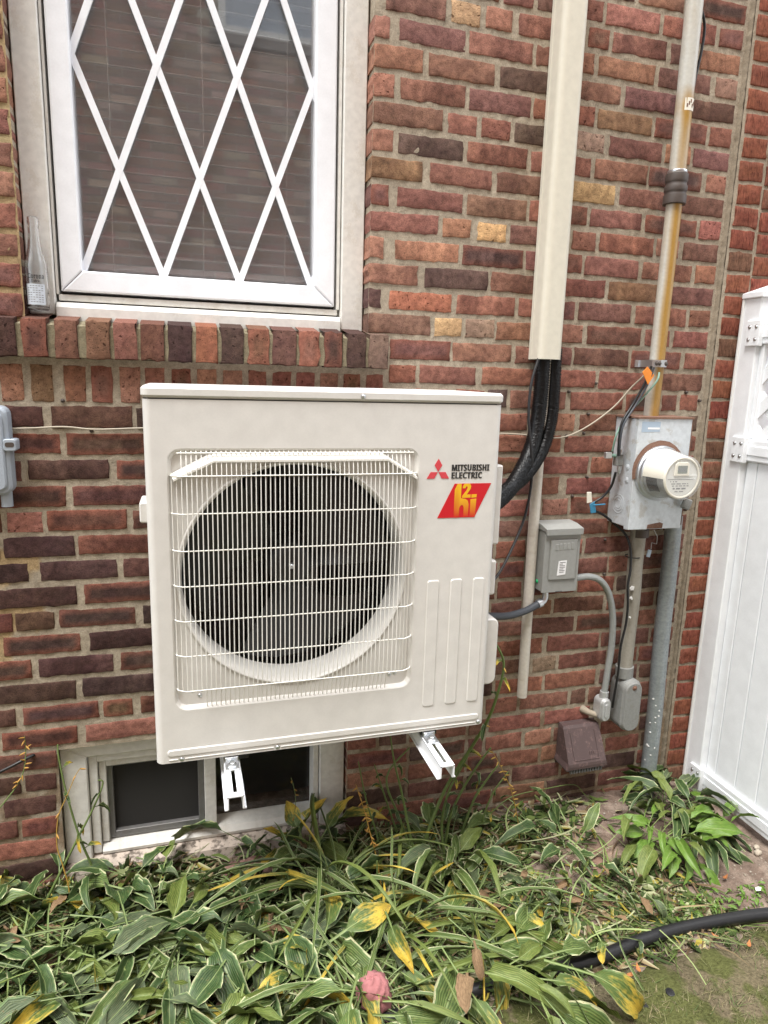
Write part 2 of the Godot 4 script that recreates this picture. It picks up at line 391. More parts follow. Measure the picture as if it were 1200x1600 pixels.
func leaf_tex(kind: int, mid: PackedByteArray, fine: PackedByteArray, big: PackedByteArray) -> ImageTexture:
	var S := 256
	return tex_from(S, func(i: int):
		@warning_ignore("integer_division")
		var y := i / S; var x := i % S
		var j := y * 512 + x
		var s := absf(x / 255.0 - 0.5) * 2.0; var t := y / 255.0
		var nm := mid[j] / 255.0 - 0.5; var nf := fine[j] / 255.0 - 0.5; var nb := big[j] / 255.0
		var vein := 0.5 + 0.5 * sin((s + 0.10 * t) * 44.0)
		var lo: Color = [Color(0.030, 0.060, 0.017), Color(0.095, 0.180, 0.026), Color(0.070, 0.110, 0.024), Color(0.13, 0.078, 0.042), Color(0.062, 0.100, 0.024), Color(0.062, 0.086, 0.040), Color(0.090, 0.128, 0.026)][kind]
		var hi: Color = [Color(0.066, 0.110, 0.034), Color(0.155, 0.265, 0.045), Color(0.115, 0.165, 0.045), Color(0.28, 0.185, 0.100), Color(0.140, 0.195, 0.056), Color(0.115, 0.145, 0.074), Color(0.180, 0.225, 0.058)][kind]
		var g := mixc(lo * 0.85, hi * 1.1, vein * 0.75 + 0.9 * nm + 0.6 * (nb - 0.5))
		if s < 0.05: g = mixc(g, Color(0.24, 0.30, 0.12), 0.7)
		var edge: float = [0.905, 2.0, 0.95, 2.0, 0.865, 0.95, 2.0][kind]
		var k := s + 0.12 * nm + 0.06 * nf + 0.10 * sst(0.8, 1.0, t)
		g = mixc(g, Color(0.14, 0.215, 0.085), sst(edge - 0.22, edge, k) * 0.75)
		g = mixc(g, Color(0.48, 0.49, 0.28), sst(edge, edge + 0.06, k))
		if kind == 2:
			var yl := sst(0.28, 0.58, nb * 0.30 + t * 0.55 + 0.25 * nm)
			g = mixc(g, Color(0.52, 0.37, 0.050), yl)
			g = mixc(g, Color(0.19, 0.095, 0.045), sst(0.70, 0.82, nb * 0.30 + t * 0.62 + 0.35 * nm))
		if kind == 3: g = mixc(Color(0.13, 0.078, 0.042), Color(0.28, 0.185, 0.100), vein * 0.5 + nm + nf * 0.6 + 0.3)
		if nf + nm > 0.42: g = mixc(g, Color(0.18, 0.10, 0.05), 0.6)
		return g)
func leaf_normal() -> ImageTexture:
	if M.has("leaf_n"): return M.leaf_n
	var S := 256
	var b := PackedByteArray(); b.resize(S * S)
	for i in S * S:
		@warning_ignore("integer_division")
		var y := i / S; var x := i % S
		var s := absf(x / 255.0 - 0.5) * 2.0; var t := y / 255.0
		b[i] = clampi(int(128 + 70 * sin((s + 0.10 * t) * 44.0) - 90 * exp(-s * s * 180.0)), 0, 255)
	M.leaf_n = bump_from(b, S, 2.0)
	return M.leaf_n

# ---------------------------------------------------------------- brickwork
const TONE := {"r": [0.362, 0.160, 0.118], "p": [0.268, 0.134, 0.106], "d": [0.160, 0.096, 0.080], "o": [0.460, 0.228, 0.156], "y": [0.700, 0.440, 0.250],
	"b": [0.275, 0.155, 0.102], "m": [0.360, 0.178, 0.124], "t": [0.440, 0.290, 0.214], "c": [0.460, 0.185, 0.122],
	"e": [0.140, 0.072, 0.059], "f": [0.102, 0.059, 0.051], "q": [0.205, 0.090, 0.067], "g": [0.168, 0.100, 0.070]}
# clay bricks of the house wall, course by course from the top: left edge, right edge (mm) and tone
const LAID := {
	-2: "953 1114 o 1169 1346 d",
	-1: "523 616 p 780 841 r 851 1035 o 1046 1238 r 1253 1344 p",
	0: "186 355 p 370 458 y 474 554 o 573 761 r 798 868 p 880 1069 p 1083 1171 p 1190 1341 m",
	1: "159 199 o 224 418 p 427 624 r 635 708 r 755 825 r 840 1034 m 1048 1239 p 1258 1344 t",
	2: "157 294 o 312 509 o 526 725 d 734 923 m 939 1160 p 1173 1342 p",
	3: "163 216 o 231 425 m 435 629 p 638 721 r 751 841 r 852 1042 b 1054 1244 p 1257 1349 r",
	4: "163 360 b 374 464 r 477 569 r 582 772 d 783 882 t 898 1088 p 1101 1193 o 1205 1345 p",
	5: "160 217 o 231 426 d 438 627 r 641 745 r 758 842 r 856 1042 r 1049 1245 d 1263 1343 o",
	6: "162 305 b 328 518 r 536 728 p 742 933 y 949 1151 r 1163 1346 p",
	7: "156 208 p 232 431 p 445 637 b 646 734 r 764 843 p 853 1038 r 1052 1246 p 1258 1348 r",
	8: "150 359 r 372 460 o 482 575 y 588 781 p 797 880 r 892 1092 r 1102 1187 o 1204 1344 p",
	9: "155 197 o 230 426 o 438 636 d 645 757 p 765 839 p 849 1043 r 1058 1246 r 1263 1344 r",
	10: "154 303 m 324 524 d 534 741 r 752 929 r 941 1153 b 1162 1344 p",
	11: "135 193 d 217 411 c 427 618 m 630 771 r 782 826 p 839 1032 p 1048 1245 r 1258 1345 r",
	12: "157 348 p 360 447 y 459 554 t 561 753 r 772 861 r 877 1077 p 1093 1190 r 1206 1343 r",
	13: "224 414 p 422 617 o 630 712 r 742 828 p 836 1038 p 1049 1241 p 1257 1356 r",
	14: "226 307 r 319 501 r 522 717 r 736 921 r 935 1162 r 1170 1342 p",
	15: "622 818 r 837 1032 r 1045 1175 d 1186 1244 p 1258 1331 r",
	16: "-795 -712 p -692 -493 b 579 686 r 766 859 o 875 1040 r",
	17: "-792 -674 p -659 -459 p 578 688 o 759 814 r 828 1027 r",
	18: "-880 -771 r -755 -558 p -540 -444 d 577 734 b 750 922 r 934 1056 r",
	19: "-833 -669 p -652 -447 p 608 733 p 749 818 r 847 1020 r",
	20: "-816 -729 o -719 -519 r -503 -415 d 610 751 r 764 859 o 869 1014 p",
	21: "-828 -656 d -646 -455 m 611 719 p 732 821 p 833 1022 p",
	22: "-906 -773 d -746 -549 d -534 -382 p 606 712 r 756 928 r 938 1125 p",
	23: "-853 -658 d -638 -438 d 624 711 p 826 905 r 918 1033 p 1039 1137 r",
	24: "-911 -822 r -815 -719 b -707 -508 d -489 -387 d 621 708 r 922 1068 r",
	25: "-850 -655 d -632 -420 d 600 713 p 837 1032 p 1046 1119 p 1166 1241 p",
	26: "-961 -784 d -767 -573 d -555 -391 d 605 727 p 749 920 p 933 1127 d 1184 1255 r",
	27: "-873 -675 d -658 -455 d 617 804 r 823 1028 r 1038 1144 p 1163 1235 p",
	28: "-955 -834 p -816 -619 d -607 -527 b -505 -349 r 618 756 p 773 863 t 873 1065 p 1083 1193 p 1202 1274 p",
	29: "-873 -680 p -658 -453 c 635 816 r 826 1028 r 1047 1202 p",
	30: "-925 -738 p 605 722 r 734 923 r 935 996 p 1007 1170 p",
	31: "-931 -835 p -825 -742 p 622 821 r 836 1018 r 1066 1219 r",
	32: "-885 -746 p 613 750 r 763 867 o 1073 1227 r",
	33: "-942 -853 r -842 -748 r 672 823 r 835 897 o 1099 1243 r",
	34: "-988 -752 c 723 913 p",
}
func brick_mesh(mb: MB, c: Vector3, w: float, h: float, depth: float, tone: Color, band: bool, chip := 1.0):
	# an irregular clay face with worn arrises; the sides run back into the mortar
	var e := minf(0.0025, h * 0.12)
	var nx := clampi(int(w / 0.018), 3, 12); var ny := 3
	var xs := [0.0, e / w]; for i in nx: xs.append(e / w + (1 - 2 * e / w) * (i + 1.0) / nx)
	xs[xs.size() - 1] = 1.0 - e / w; xs.append(1.0)
	var ys := [0.0, e / h]; for i in ny: ys.append(e / h + (1 - 2 * e / h) * (i + 1.0) / ny)
	ys[ys.size() - 1] = 1.0 - e / h; ys.append(1.0)
	var i0 := mb.v.size(); var k0 := mb.ix.size()
	var off := Vector2(rng.randf(), rng.randf()); var flip := 1.0 if rng.randf() < 0.5 else -1.0
	var so := R(0, 500); var skew := R(-0.0018, 0.0018)
	var core := R(0.4, 0.9) if tone.r < 0.30 and rng.randf() < 0.45 else 0.0
	var bands := []
	for i in xs.size(): bands.append(1.0)
	if band:
		var q := 1.0; var hold := 0
		for i in xs.size():
			if hold <= 0: q = R(0.70, 1.22); hold = rng.randi_range(1, 4)
			hold -= 1; bands[i] = q
	for j in ys.size():
		for i in xs.size():
			var x: float = (xs[i] - 0.5) * w; var y: float = (ys[j] - 0.5) * h + skew * (xs[i] - 0.5) * 2
			var edge_x: bool = i <= 1 or i >= xs.size() - 2; var edge_y: bool = j <= 1 or j >= ys.size() - 2
			var k := (0.0019 if (edge_x or edge_y) else 0.0008) * chip
			if (edge_x or edge_y) and nz.get_noise_2d(so * 3 + x * 500, y * 500) > 0.42: k *= 2.4
			x += nz.get_noise_2d(so + x * 900, y * 900 + 40) * k * (1.6 if edge_x else 1.0)
			y += nz.get_noise_2d(so + x * 900 + 77, y * 900) * k * (1.6 if edge_y else 1.0)
			var outer := i == 0 or j == 0 or i == xs.size() - 1 or j == ys.size() - 1
			var z := -0.0034 if outer else nz.get_noise_2d(so + x * 500, y * 500 + 300) * 0.0014
			var tw := 1.0 + 0.28 * nz.get_noise_2d(so + x * 260 + 900, y * 260)
			var s: float = bands[i] * tw
			mb.col = Color(tone.r * s, tone.g * (0.92 + 0.08 * s) * s, tone.b * s)
			if core > 0.0:                                  # flashed bricks: burnt dark in the middle, red at the rim
				var ed := minf(minf(xs[i], 1.0 - xs[i]) * w, minf(ys[j], 1.0 - ys[j]) * h * 1.3)
				mb.col = mb.col.lerp(Color(0.33, 0.128, 0.088), core * sst(0.017, 0.004, ed + 0.004 * nz.get_noise_2d(so + x * 700, y * 700)))
			mb.add(c + Vector3(x, y, z), Vector3.BACK, off + Vector2(x * flip, y) * 2.9)
	var row := xs.size()
	for j in ys.size() - 1:
		for i in row - 1:
			var a := i0 + j * row + i
			mb.tri(a, a + 1, a + row + 1); mb.tri(a, a + row + 1, a + row)
	mb.smooth(i0, k0)
	mb.col = tone
	var loop := []
	for i in row: loop.append(i0 + i)
	for j in range(1, ys.size()): loop.append(i0 + j * row + row - 1)
	for i in range(row - 2, -1, -1): loop.append(i0 + (ys.size() - 1) * row + i)
	for j in range(ys.size() - 2, 0, -1): loop.append(i0 + j * row)
	var bk := Vector3(0, 0, -depth)
	for k in loop.size():
		var p: Vector3 = mb.v[loop[k]]; var q: Vector3 = mb.v[loop[(k + 1) % loop.size()]]
		var bp := Vector3(p.x, p.y, c.z) + bk; var bq := Vector3(q.x, q.y, c.z) + bk
		var u := off + Vector2(p.x + p.y, 0) * 2.9; var u2 := off + Vector2(q.x + q.y, 0) * 2.9
		mb.quad(bp, bq, q, p, u + Vector2(0, depth * 2.9), u2 + Vector2(0, depth * 2.9), u2, u)
func tone_of(code: String) -> Color:
	var t: Array = TONE[code]
	var k := R(0.86, 1.16)
	return Color(t[0] * k * R(0.94, 1.06), t[1] * k * R(0.92, 1.08), t[2] * k * R(0.92, 1.08))
func in_view(p: Vector3) -> float:                      # 0 outside the photograph, else pixels per metre
	var d := CB.inverse() * (p - CP)
	if d.z > -0.1: return 0.0
	var u := 600 + F * d.x / -d.z; var v := 800 - F * d.y / -d.z
	if u < -30 or u > 1230 or v < -30 or v > 1630: return 0.0
	# behind the heat pump
	if u > 240 and u < 750 and v > 640 and v < 1130: return 0.0
	return F / -d.z
func put_bricks(list: Array, parent: Node, cap_at: int):
	# list entries: [centre, width, height, depth, tone, rough?, band?, turned?]; the ones that show largest are single pieces, the rest one mass
	for b in list: b.append(in_view(b[0]) * sqrt(b[1] * b[2]))
	var order := range(list.size())
	order.sort_custom(func(a, b): return list[a][7] > list[b][7])
	var rest := MB.new()
	for q in order.size():
		var b: Array = list[order[q]]
		if q < cap_at and b[7] > 0:
			var mb := MB.new()
			brick_mesh(mb, Vector3.ZERO, b[1], b[2], b[3], b[4], b[6])
			var o := MeshInstance3D.new(); o.name = "brick"; o.mesh = mb.mesh(M[b[5]])
			parent.add_child(o, true); o.global_position = b[0]
		else:
			brick_mesh(rest, b[0], b[1], b[2], b[3], b[4], b[6])
	if rest.v.size():
		var o := part(rest, "brickwork", M.brick_a, parent); o.set_meta("kind", "stuff")
func mortar_sheet(mb: MB, x0: float, x1: float, y0: float, y1: float, z: float, cell: float, holes: Array, amp := 0.0022):
	var nx := int((x1 - x0) / cell); var ny := int((y1 - y0) / cell)
	var id := {}
	for j in ny + 1:
		for i in nx + 1:
			var x := x0 + (x1 - x0) * i / nx; var y := y0 + (y1 - y0) * j / ny
			for h in holes:                                # snap the grid to the openings
				for e in [h[0], h[1]]:
					if absf(x - e) < cell * 0.5: x = e
				for e in [h[2], h[3]]:
					if absf(y - e) < cell * 0.5: y = e
			var zz := z + (nz.get_noise_2d(x * 800, y * 800) + 0.7 * nz.get_noise_2d(x * 240 + 50, y * 240)) * amp
			# buff pointing with a yellow wash beside the window and at the left edge of the wall
			var k := 0.94 + 0.16 * nz.get_noise_2d(x * 45, y * 45 + 700)
			var yel := 0.0
			if x < -0.69 and y > 1.60: yel = 1.0
			if x < -0.74 and y > 0.70 and y < 1.02: yel = sst(-0.1, 0.15, nz.get_noise_2d(x * 120, y * 120 + 90) + (-0.76 - x) * 2.5)
			mb.col = Color(k, k, k).lerp(Color(1.06, 0.90, 0.66) * k, yel)
			# mud splashed on the joints near the ground, in patches
			if y < 0.42 and nz.get_noise_2d(x * 130 + 31, y * 130) + (0.24 - y) * 2.2 > 0.0: mb.col *= Color(0.70, 0.62, 0.56)
			id[j * (nx + 1) + i] = mb.add(Vector3(x, y, zz), Vector3.BACK)
	for j in ny:
		for i in nx:
			var cx := x0 + (x1 - x0) * (i + 0.5) / nx; var cy := y0 + (y1 - y0) * (j + 0.5) / ny
			var skip := false
			for h in holes:
				if cx > h[0] and cx < h[1] and cy > h[2] and cy < h[3]: skip = true
			if skip: continue
			var a: int = id[j * (nx + 1) + i]; var b: int = id[j * (nx + 1) + i + 1]; var c: int = id[(j + 1) * (nx + 1) + i + 1]; var d: int = id[(j + 1) * (nx + 1) + i]
			mb.tri(a, b, c); mb.tri(a, c, d)
	mb.smooth()

const WX0 := -0.738; const WX1 := 0.156; const WY0 := 1.612      # main window opening
const BX0 := -0.736; const BX1 := 0.118; const BY1 := 0.425      # basement window opening
const SEAM := 1.352
func house_wall():
	var t := thing("house_wall", "old red and brown brick wall with tan mortar holding both windows", "wall", Vector3(0.3, 0, 0))
	var mb := MB.new()
	mortar_sheet(mb, -1.9, SEAM + 0.05, -0.15, 3.3, -0.0029, 0.0125, [[WX0, WX1, WY0, 3.2], [BX0, BX1, -0.2, BY1]])
	# jambs of the openings and the core of the wall
	mb.col = Color(0.92, 0.92, 0.92)
	for q in [[WX1 + 0.003, WY0, 3.3, -1], [WX0 - 0.003, WY0, 3.3, 1], [BX0 - 0.003, -0.15, BY1, 1], [BX1 + 0.003, -0.15, BY1, -1]]:
		var x: float = q[0]
		var a := Vector3(x, q[1], -0.006); var b := Vector3(x, q[1], -0.22); var c := Vector3(x, q[2], -0.22); var d := Vector3(x, q[2], -0.006)
		if q[3] < 0: mb.quad(b, a, d, c)
		else: mb.quad(a, b, c, d)
	mb.quad(Vector3(BX0, BY1 + 0.003, -0.006), Vector3(BX0, BY1 + 0.003, -0.22), Vector3(BX1, BY1 + 0.003, -0.22), Vector3(BX1, BY1 + 0.003, -0.006))
	mb.quad(Vector3(WX0, WY0 - 0.004, 0.0), Vector3(WX1, WY0 - 0.004, 0.0), Vector3(WX1, WY0 - 0.004, -0.22), Vector3(WX0, WY0 - 0.004, -0.22))
	part(mb, "mortar", M.mortar, t)
	# the room behind each window
	var rm := MB.new()
	for q in [[WX0 - 0.5, WX1 + 0.6, WY0 - 0.3, 3.3, -3.4], [BX0 - 0.4, BX1 + 0.4, -0.4, 0.9, -3.6]]:
		var a := Vector3(q[0], q[2], -0.23); var b := Vector3(q[1], q[3], q[4])
		rm.quad(Vector3(a.x, a.y, b.z), Vector3(b.x, a.y, b.z), Vector3(b.x, b.y, b.z), Vector3(a.x, b.y, b.z))
		rm.quad(Vector3(a.x, a.y, a.z), Vector3(a.x, a.y, b.z), Vector3(a.x, b.y, b.z), Vector3(a.x, b.y, a.z))
		rm.quad(Vector3(b.x, a.y, b.z), Vector3(b.x, a.y, a.z), Vector3(b.x, b.y, a.z), Vector3(b.x, b.y, b.z))
		rm.quad(Vector3(a.x, b.y, b.z), Vector3(b.x, b.y, b.z), Vector3(b.x, b.y, a.z), Vector3(a.x, b.y, a.z))
		rm.quad(Vector3(a.x, a.y, a.z), Vector3(b.x, a.y, a.z), Vector3(b.x, a.y, b.z), Vector3(a.x, a.y, b.z))
	# the wall's inner face round the openings
	for q in [[-1.9, WX0, -0.15, 3.3], [WX1, SEAM, -0.15, 3.3], [WX0, WX1, BY1, WY0 - 0.01], [BX1, WX1, -0.15, BY1]]:
		rm.quad(Vector3(q[0], q[2], -0.225), Vector3(q[1], q[2], -0.225), Vector3(q[1], q[3], -0.225), Vector3(q[0], q[3], -0.225))
	part(rm, "inner_wall", M.room, t)
	# bricks
	var list := []
	for k in range(-9, 38):
		var y := 2.45 - COURSE * (k - 0.5)
		var have := []
		if LAID.has(k):
			var f: PackedStringArray = LAID[k].split(" ")
			for i in range(0, f.size(), 3): have.append([int(f[i]) / 1000.0, int(f[i + 1]) / 1000.0, f[i + 2]])
		# free stretches: left and right of the openings
		var spans := [[-1.9, SEAM - 0.012]]
		if k <= 12: spans = [[-1.9, WX0 - 0.002], [WX1, SEAM - 0.012]]
		elif k <= 15: spans = [[0.224, SEAM - 0.012]]
		elif k >= 30: spans = [[-1.9, BX0 - 0.002], [BX1 + 0.002, SEAM - 0.012]]
		for sp in spans:
			var x: float = sp[0]
			var inside := have.filter(func(b): return b[1] > sp[0] + 0.02 and b[0] < sp[1] - 0.02)
			inside.append([sp[1] + 0.011, 99.0, "-"])
			for b in inside:
				var end: float = b[0] - 0.011
				while end - x > 0.045:                        # fill what the photograph hides
					var w := 0.203 if rng.randf() < 0.7 else 0.095
					if end - x < w + 0.05: w = end - x
					if w > 0.24: w = 0.095
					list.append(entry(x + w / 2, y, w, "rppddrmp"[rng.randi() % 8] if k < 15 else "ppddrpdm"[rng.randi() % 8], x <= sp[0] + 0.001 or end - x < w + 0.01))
					x += w + 0.011
				if b[2] != "-":
					var x0 := maxf(b[0], sp[0]); var x1 := minf(b[1], sp[1])
					if x0 < sp[0] + 0.02: x0 = sp[0]
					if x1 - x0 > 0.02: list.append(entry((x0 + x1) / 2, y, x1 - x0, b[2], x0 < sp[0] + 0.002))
					x = x1 + 0.011
	# soldier bricks under the sill, two courses high with it
	var sx := [-0.804, -0.734, -0.656, -0.590, -0.521, -0.458, -0.390]
	while sx[sx.size() - 1] < 0.12: sx.append(sx[sx.size() - 1] + 0.068)
	while sx[0] > -1.85: sx.push_front(sx[0] - 0.068)
	for i in sx.size():
		var code: String = "orboorrrobrp"[(i + 4) % 12]
		list.append([Vector3(sx[i] + 0.026, 1.4595, 0.0), 0.052, 0.094, 0.05, tone_of(code), "brick_b", false])
	put_bricks(list, t, 292)
	# rowlock sill: bricks on edge that stand proud and slope outwards, each a piece
	var bed := MB.new(); bed.col = Color(0.66, 0.68, 0.60)
	bed.prism_x(PackedVector2Array([Vector2(0.027, 1.526), Vector2(0.027, 1.604), Vector2(-0.10, 1.632), Vector2(-0.10, 1.526)]), -1.9, 0.206)
	var rx := [-0.792, -0.755, -0.74, -0.683, -0.667, -0.613, -0.594, -0.537, -0.527, -0.472, -0.463, -0.403, -0.395, -0.334, -0.324, -0.268, -0.259, -0.2, -0.187, -0.131, -0.121, -0.056, -0.047, 0.007, 0.022, 0.075, 0.089, 0.142, 0.152, 0.209]
	var codes := "dpmoopdcdmpoddt"
	var xs := []
	for i in 15: xs.append([rx[i * 2] if i else -0.82, rx[i * 2 + 1], codes[i]])
	for i in 10: xs.append([-0.895 - i * 0.07, -0.84 - i * 0.07, "dprm"[i % 4]])
	for q in xs:
		var w: float = q[1] - q[0]
		var m2 := MB.new()
		var tn := tone_of(q[2]) * 0.60
		brick_mesh(m2, Vector3.ZERO, w, 0.094, 0.045, tn, false, 1.5)
		# the weathered top, sloping back to the frame
		m2.col = tn
		m2.quad(Vector3(-w / 2, 0.046, -0.002), Vector3(w / 2, 0.046, -0.002), Vector3(w / 2, 0.066, -0.105), Vector3(-w / 2, 0.066, -0.105))
		m2.quad(Vector3(-w / 2, -0.046, -0.05), Vector3(w / 2, -0.046, -0.05), Vector3(w / 2, -0.046, -0.004), Vector3(-w / 2, -0.046, -0.004))
		m2.quad(Vector3(w / 2, -0.046, -0.002), Vector3(w / 2, -0.046, -0.05), Vector3(w / 2, 0.056, -0.05), Vector3(w / 2, 0.046, -0.002))
		var o := MeshInstance3D.new(); o.name = "sill_brick"; o.mesh = m2.mesh(M.brick_b)
		t.add_child(o, true); o.global_position = Vector3((q[0] + q[1]) / 2, 1.5705, 0.034 + R(-0.002, 0.002))
	part(bed, "sill_mortar", M.mortar, t)
	# parged strip below the basement window
	var sl := MB.new()
	sl.prism_x(PackedVector2Array([Vector2(0.02, -0.06), Vector2(0.006, 0.028), Vector2(-0.09, 0.045), Vector2(-0.09, -0.06)]), BX0, BX1)
	part(sl, "window_ledge", M.parge, t, "stained parged ledge under the basement window")
func entry(x: float, y: float, w: float, code: String, jamb: bool) -> Array:
	# the bricks below the window sill, left of the heat pump, are burnt darker
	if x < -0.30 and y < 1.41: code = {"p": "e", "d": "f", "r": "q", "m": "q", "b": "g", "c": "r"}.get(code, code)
	var rough := "brick_b" if (w < 0.125 and code in "otyr" and rng.randf() < 0.7) or code in "tc" else "brick_a"
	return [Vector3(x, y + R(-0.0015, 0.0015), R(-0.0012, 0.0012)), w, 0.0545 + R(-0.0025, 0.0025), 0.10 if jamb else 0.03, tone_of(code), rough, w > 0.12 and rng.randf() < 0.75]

func adjoining_wall():
	var t := thing("adjoining_wall", "newer orange red brick wall of the adjoining house behind the white fence", "wall", Vector3(1.9, 0, 0))
	var mb := MB.new()
	mortar_sheet(mb, SEAM + 0.014, 3.2, -0.15, 3.3, 0.0075, 0.02, [], 0.0015)
	part(mb, "mortar", M.mortar, t)
	var list := []
	for k in range(-9, 37):
		var y := 2.45 - COURSE * (k - 0.5) - 0.021
		var x := SEAM + 0.026
		var n := 0
		while x < 3.15:
			var w := 0.094
			if n == 1: w = 0.094 if k % 2 else 0.2
			if n > 1: w = 0.2
			var dy := 0.0 if n == 0 else -0.008
			var red := R(0.8, 1.15)
			var tone := Color(0.275 * red, 0.094 * red * R(0.9, 1.15), 0.062 * red)
			if rng.randf() < 0.22: tone = Color(0.22, 0.118, 0.078) * R(0.8, 1.2)
			list.append([Vector3(x + w / 2 + R(-0.003, 0.003), y + dy, 0.011 + (0.0 if n == 0 else 0.003)), w, 0.0585, 0.03, tone, "brick_c", false])
			x += w + 0.010
			n += 1
	put_bricks(list, t, 120)
	# crumbly mortar joint where the two houses meet
	var s := MB.new(); s.col = Color(0.74, 0.73, 0.72)
	var prev := []
	for i in 330:
		var y := -0.1 + i * 0.0103
		var cx := SEAM + 0.008 + 0.003 * nz.get_noise_1d(i * 9.0)
		var hw := 0.0085 + 0.004 * nz.get_noise_1d(i * 11.0 + 400)
		var zz := 0.0035 + 0.0018 * nz.get_noise_1d(i * 31.0 + 900)
		var row := [s.add(Vector3(cx - hw, y, -0.006), Vector3.BACK), s.add(Vector3(cx - hw * 0.5, y, zz * 0.8), Vector3.BACK), s.add(Vector3(cx + hw * 0.4, y, zz + 0.004), Vector3.BACK), s.add(Vector3(cx + hw, y, 0.002), Vector3.BACK)]
		if prev:
			for k in 3: s.tri(prev[k], prev[k + 1], row[k + 1]); s.tri(prev[k], row[k + 1], row[k])
		prev = row
	s.smooth()
	part(s, "joint_filler", M.mortar, t, "crumbling mortar joint between the two brick walls")

func opposite_house():
	# stands across the yard behind the camera: the window mirrors it
	var Z := 4.6
	var t := thing("opposite_house", "brown brick house across the yard mirrored in the window glass", "house", Vector3(0, 0, Z))
	var mb := MB.new()
	mb.box(Vector3(-6, -0.1, Z), Vector3(6, 7.9, Z + 0.3))
	part(mb, "wall", M.mortar, t)
	var bk := MB.new()
	for k in range(14, 112):
		var y := 0.0695 * k
		var x := -3.0 + (0.106 if k % 2 else 0.0)
		while x < 3.6:
			var w := 0.2
			if not (x + w > 0.0 and x < 1.05 and y > 4.35 and y < 5.9):
				var c := tone_of("mbmtmb"[rng.randi() % 6]) * 1.35; bk.col = c
				var a := Vector3(x, y, Z - 0.008); var b := Vector3(x + w, y + 0.058, Z - 0.008)
				bk.quad(Vector3(b.x, a.y, a.z), a, Vector3(a.x, b.y, a.z), b)
				bk.quad(a, Vector3(b.x, a.y, a.z), Vector3(b.x, a.y, Z), Vector3(a.x, a.y, Z))
			x += w + 0.011
	var o := part(bk, "brickwork", M.brick_a, t); o.set_meta("kind", "stuff")
	var f := MB.new()
	f.box(Vector3(0.02, 4.42, Z - 0.03), Vector3(1.03, 4.48, Z + 0.02)); f.box(Vector3(0.02, 5.8, Z - 0.03), Vector3(1.03, 5.86, Z + 0.02))
	f.box(Vector3(0.02, 4.48, Z - 0.03), Vector3(0.08, 5.8, Z + 0.02)); f.box(Vector3(0.97, 4.48, Z - 0.03), Vector3(1.03, 5.8, Z + 0.02)); f.box(Vector3(0.08, 5.1, Z - 0.025), Vector3(0.97, 5.15, Z + 0.02))
	var wn := part(f, "window", M.old_paint, t)
	var g := MB.new()
	g.quad(Vector3(0.97, 4.48, Z - 0.012), Vector3(0.08, 4.48, Z - 0.012), Vector3(0.08, 5.8, Z - 0.012), Vector3(0.97, 5.8, Z - 0.012))
	part(g, "pane", M.phone_box, wn)
	var sl := MB.new(); sl.box(Vector3(-0.06, 4.33, Z - 0.05), Vector3(1.11, 4.42, Z + 0.01))
	part(sl, "sill", M.far_wood, t)

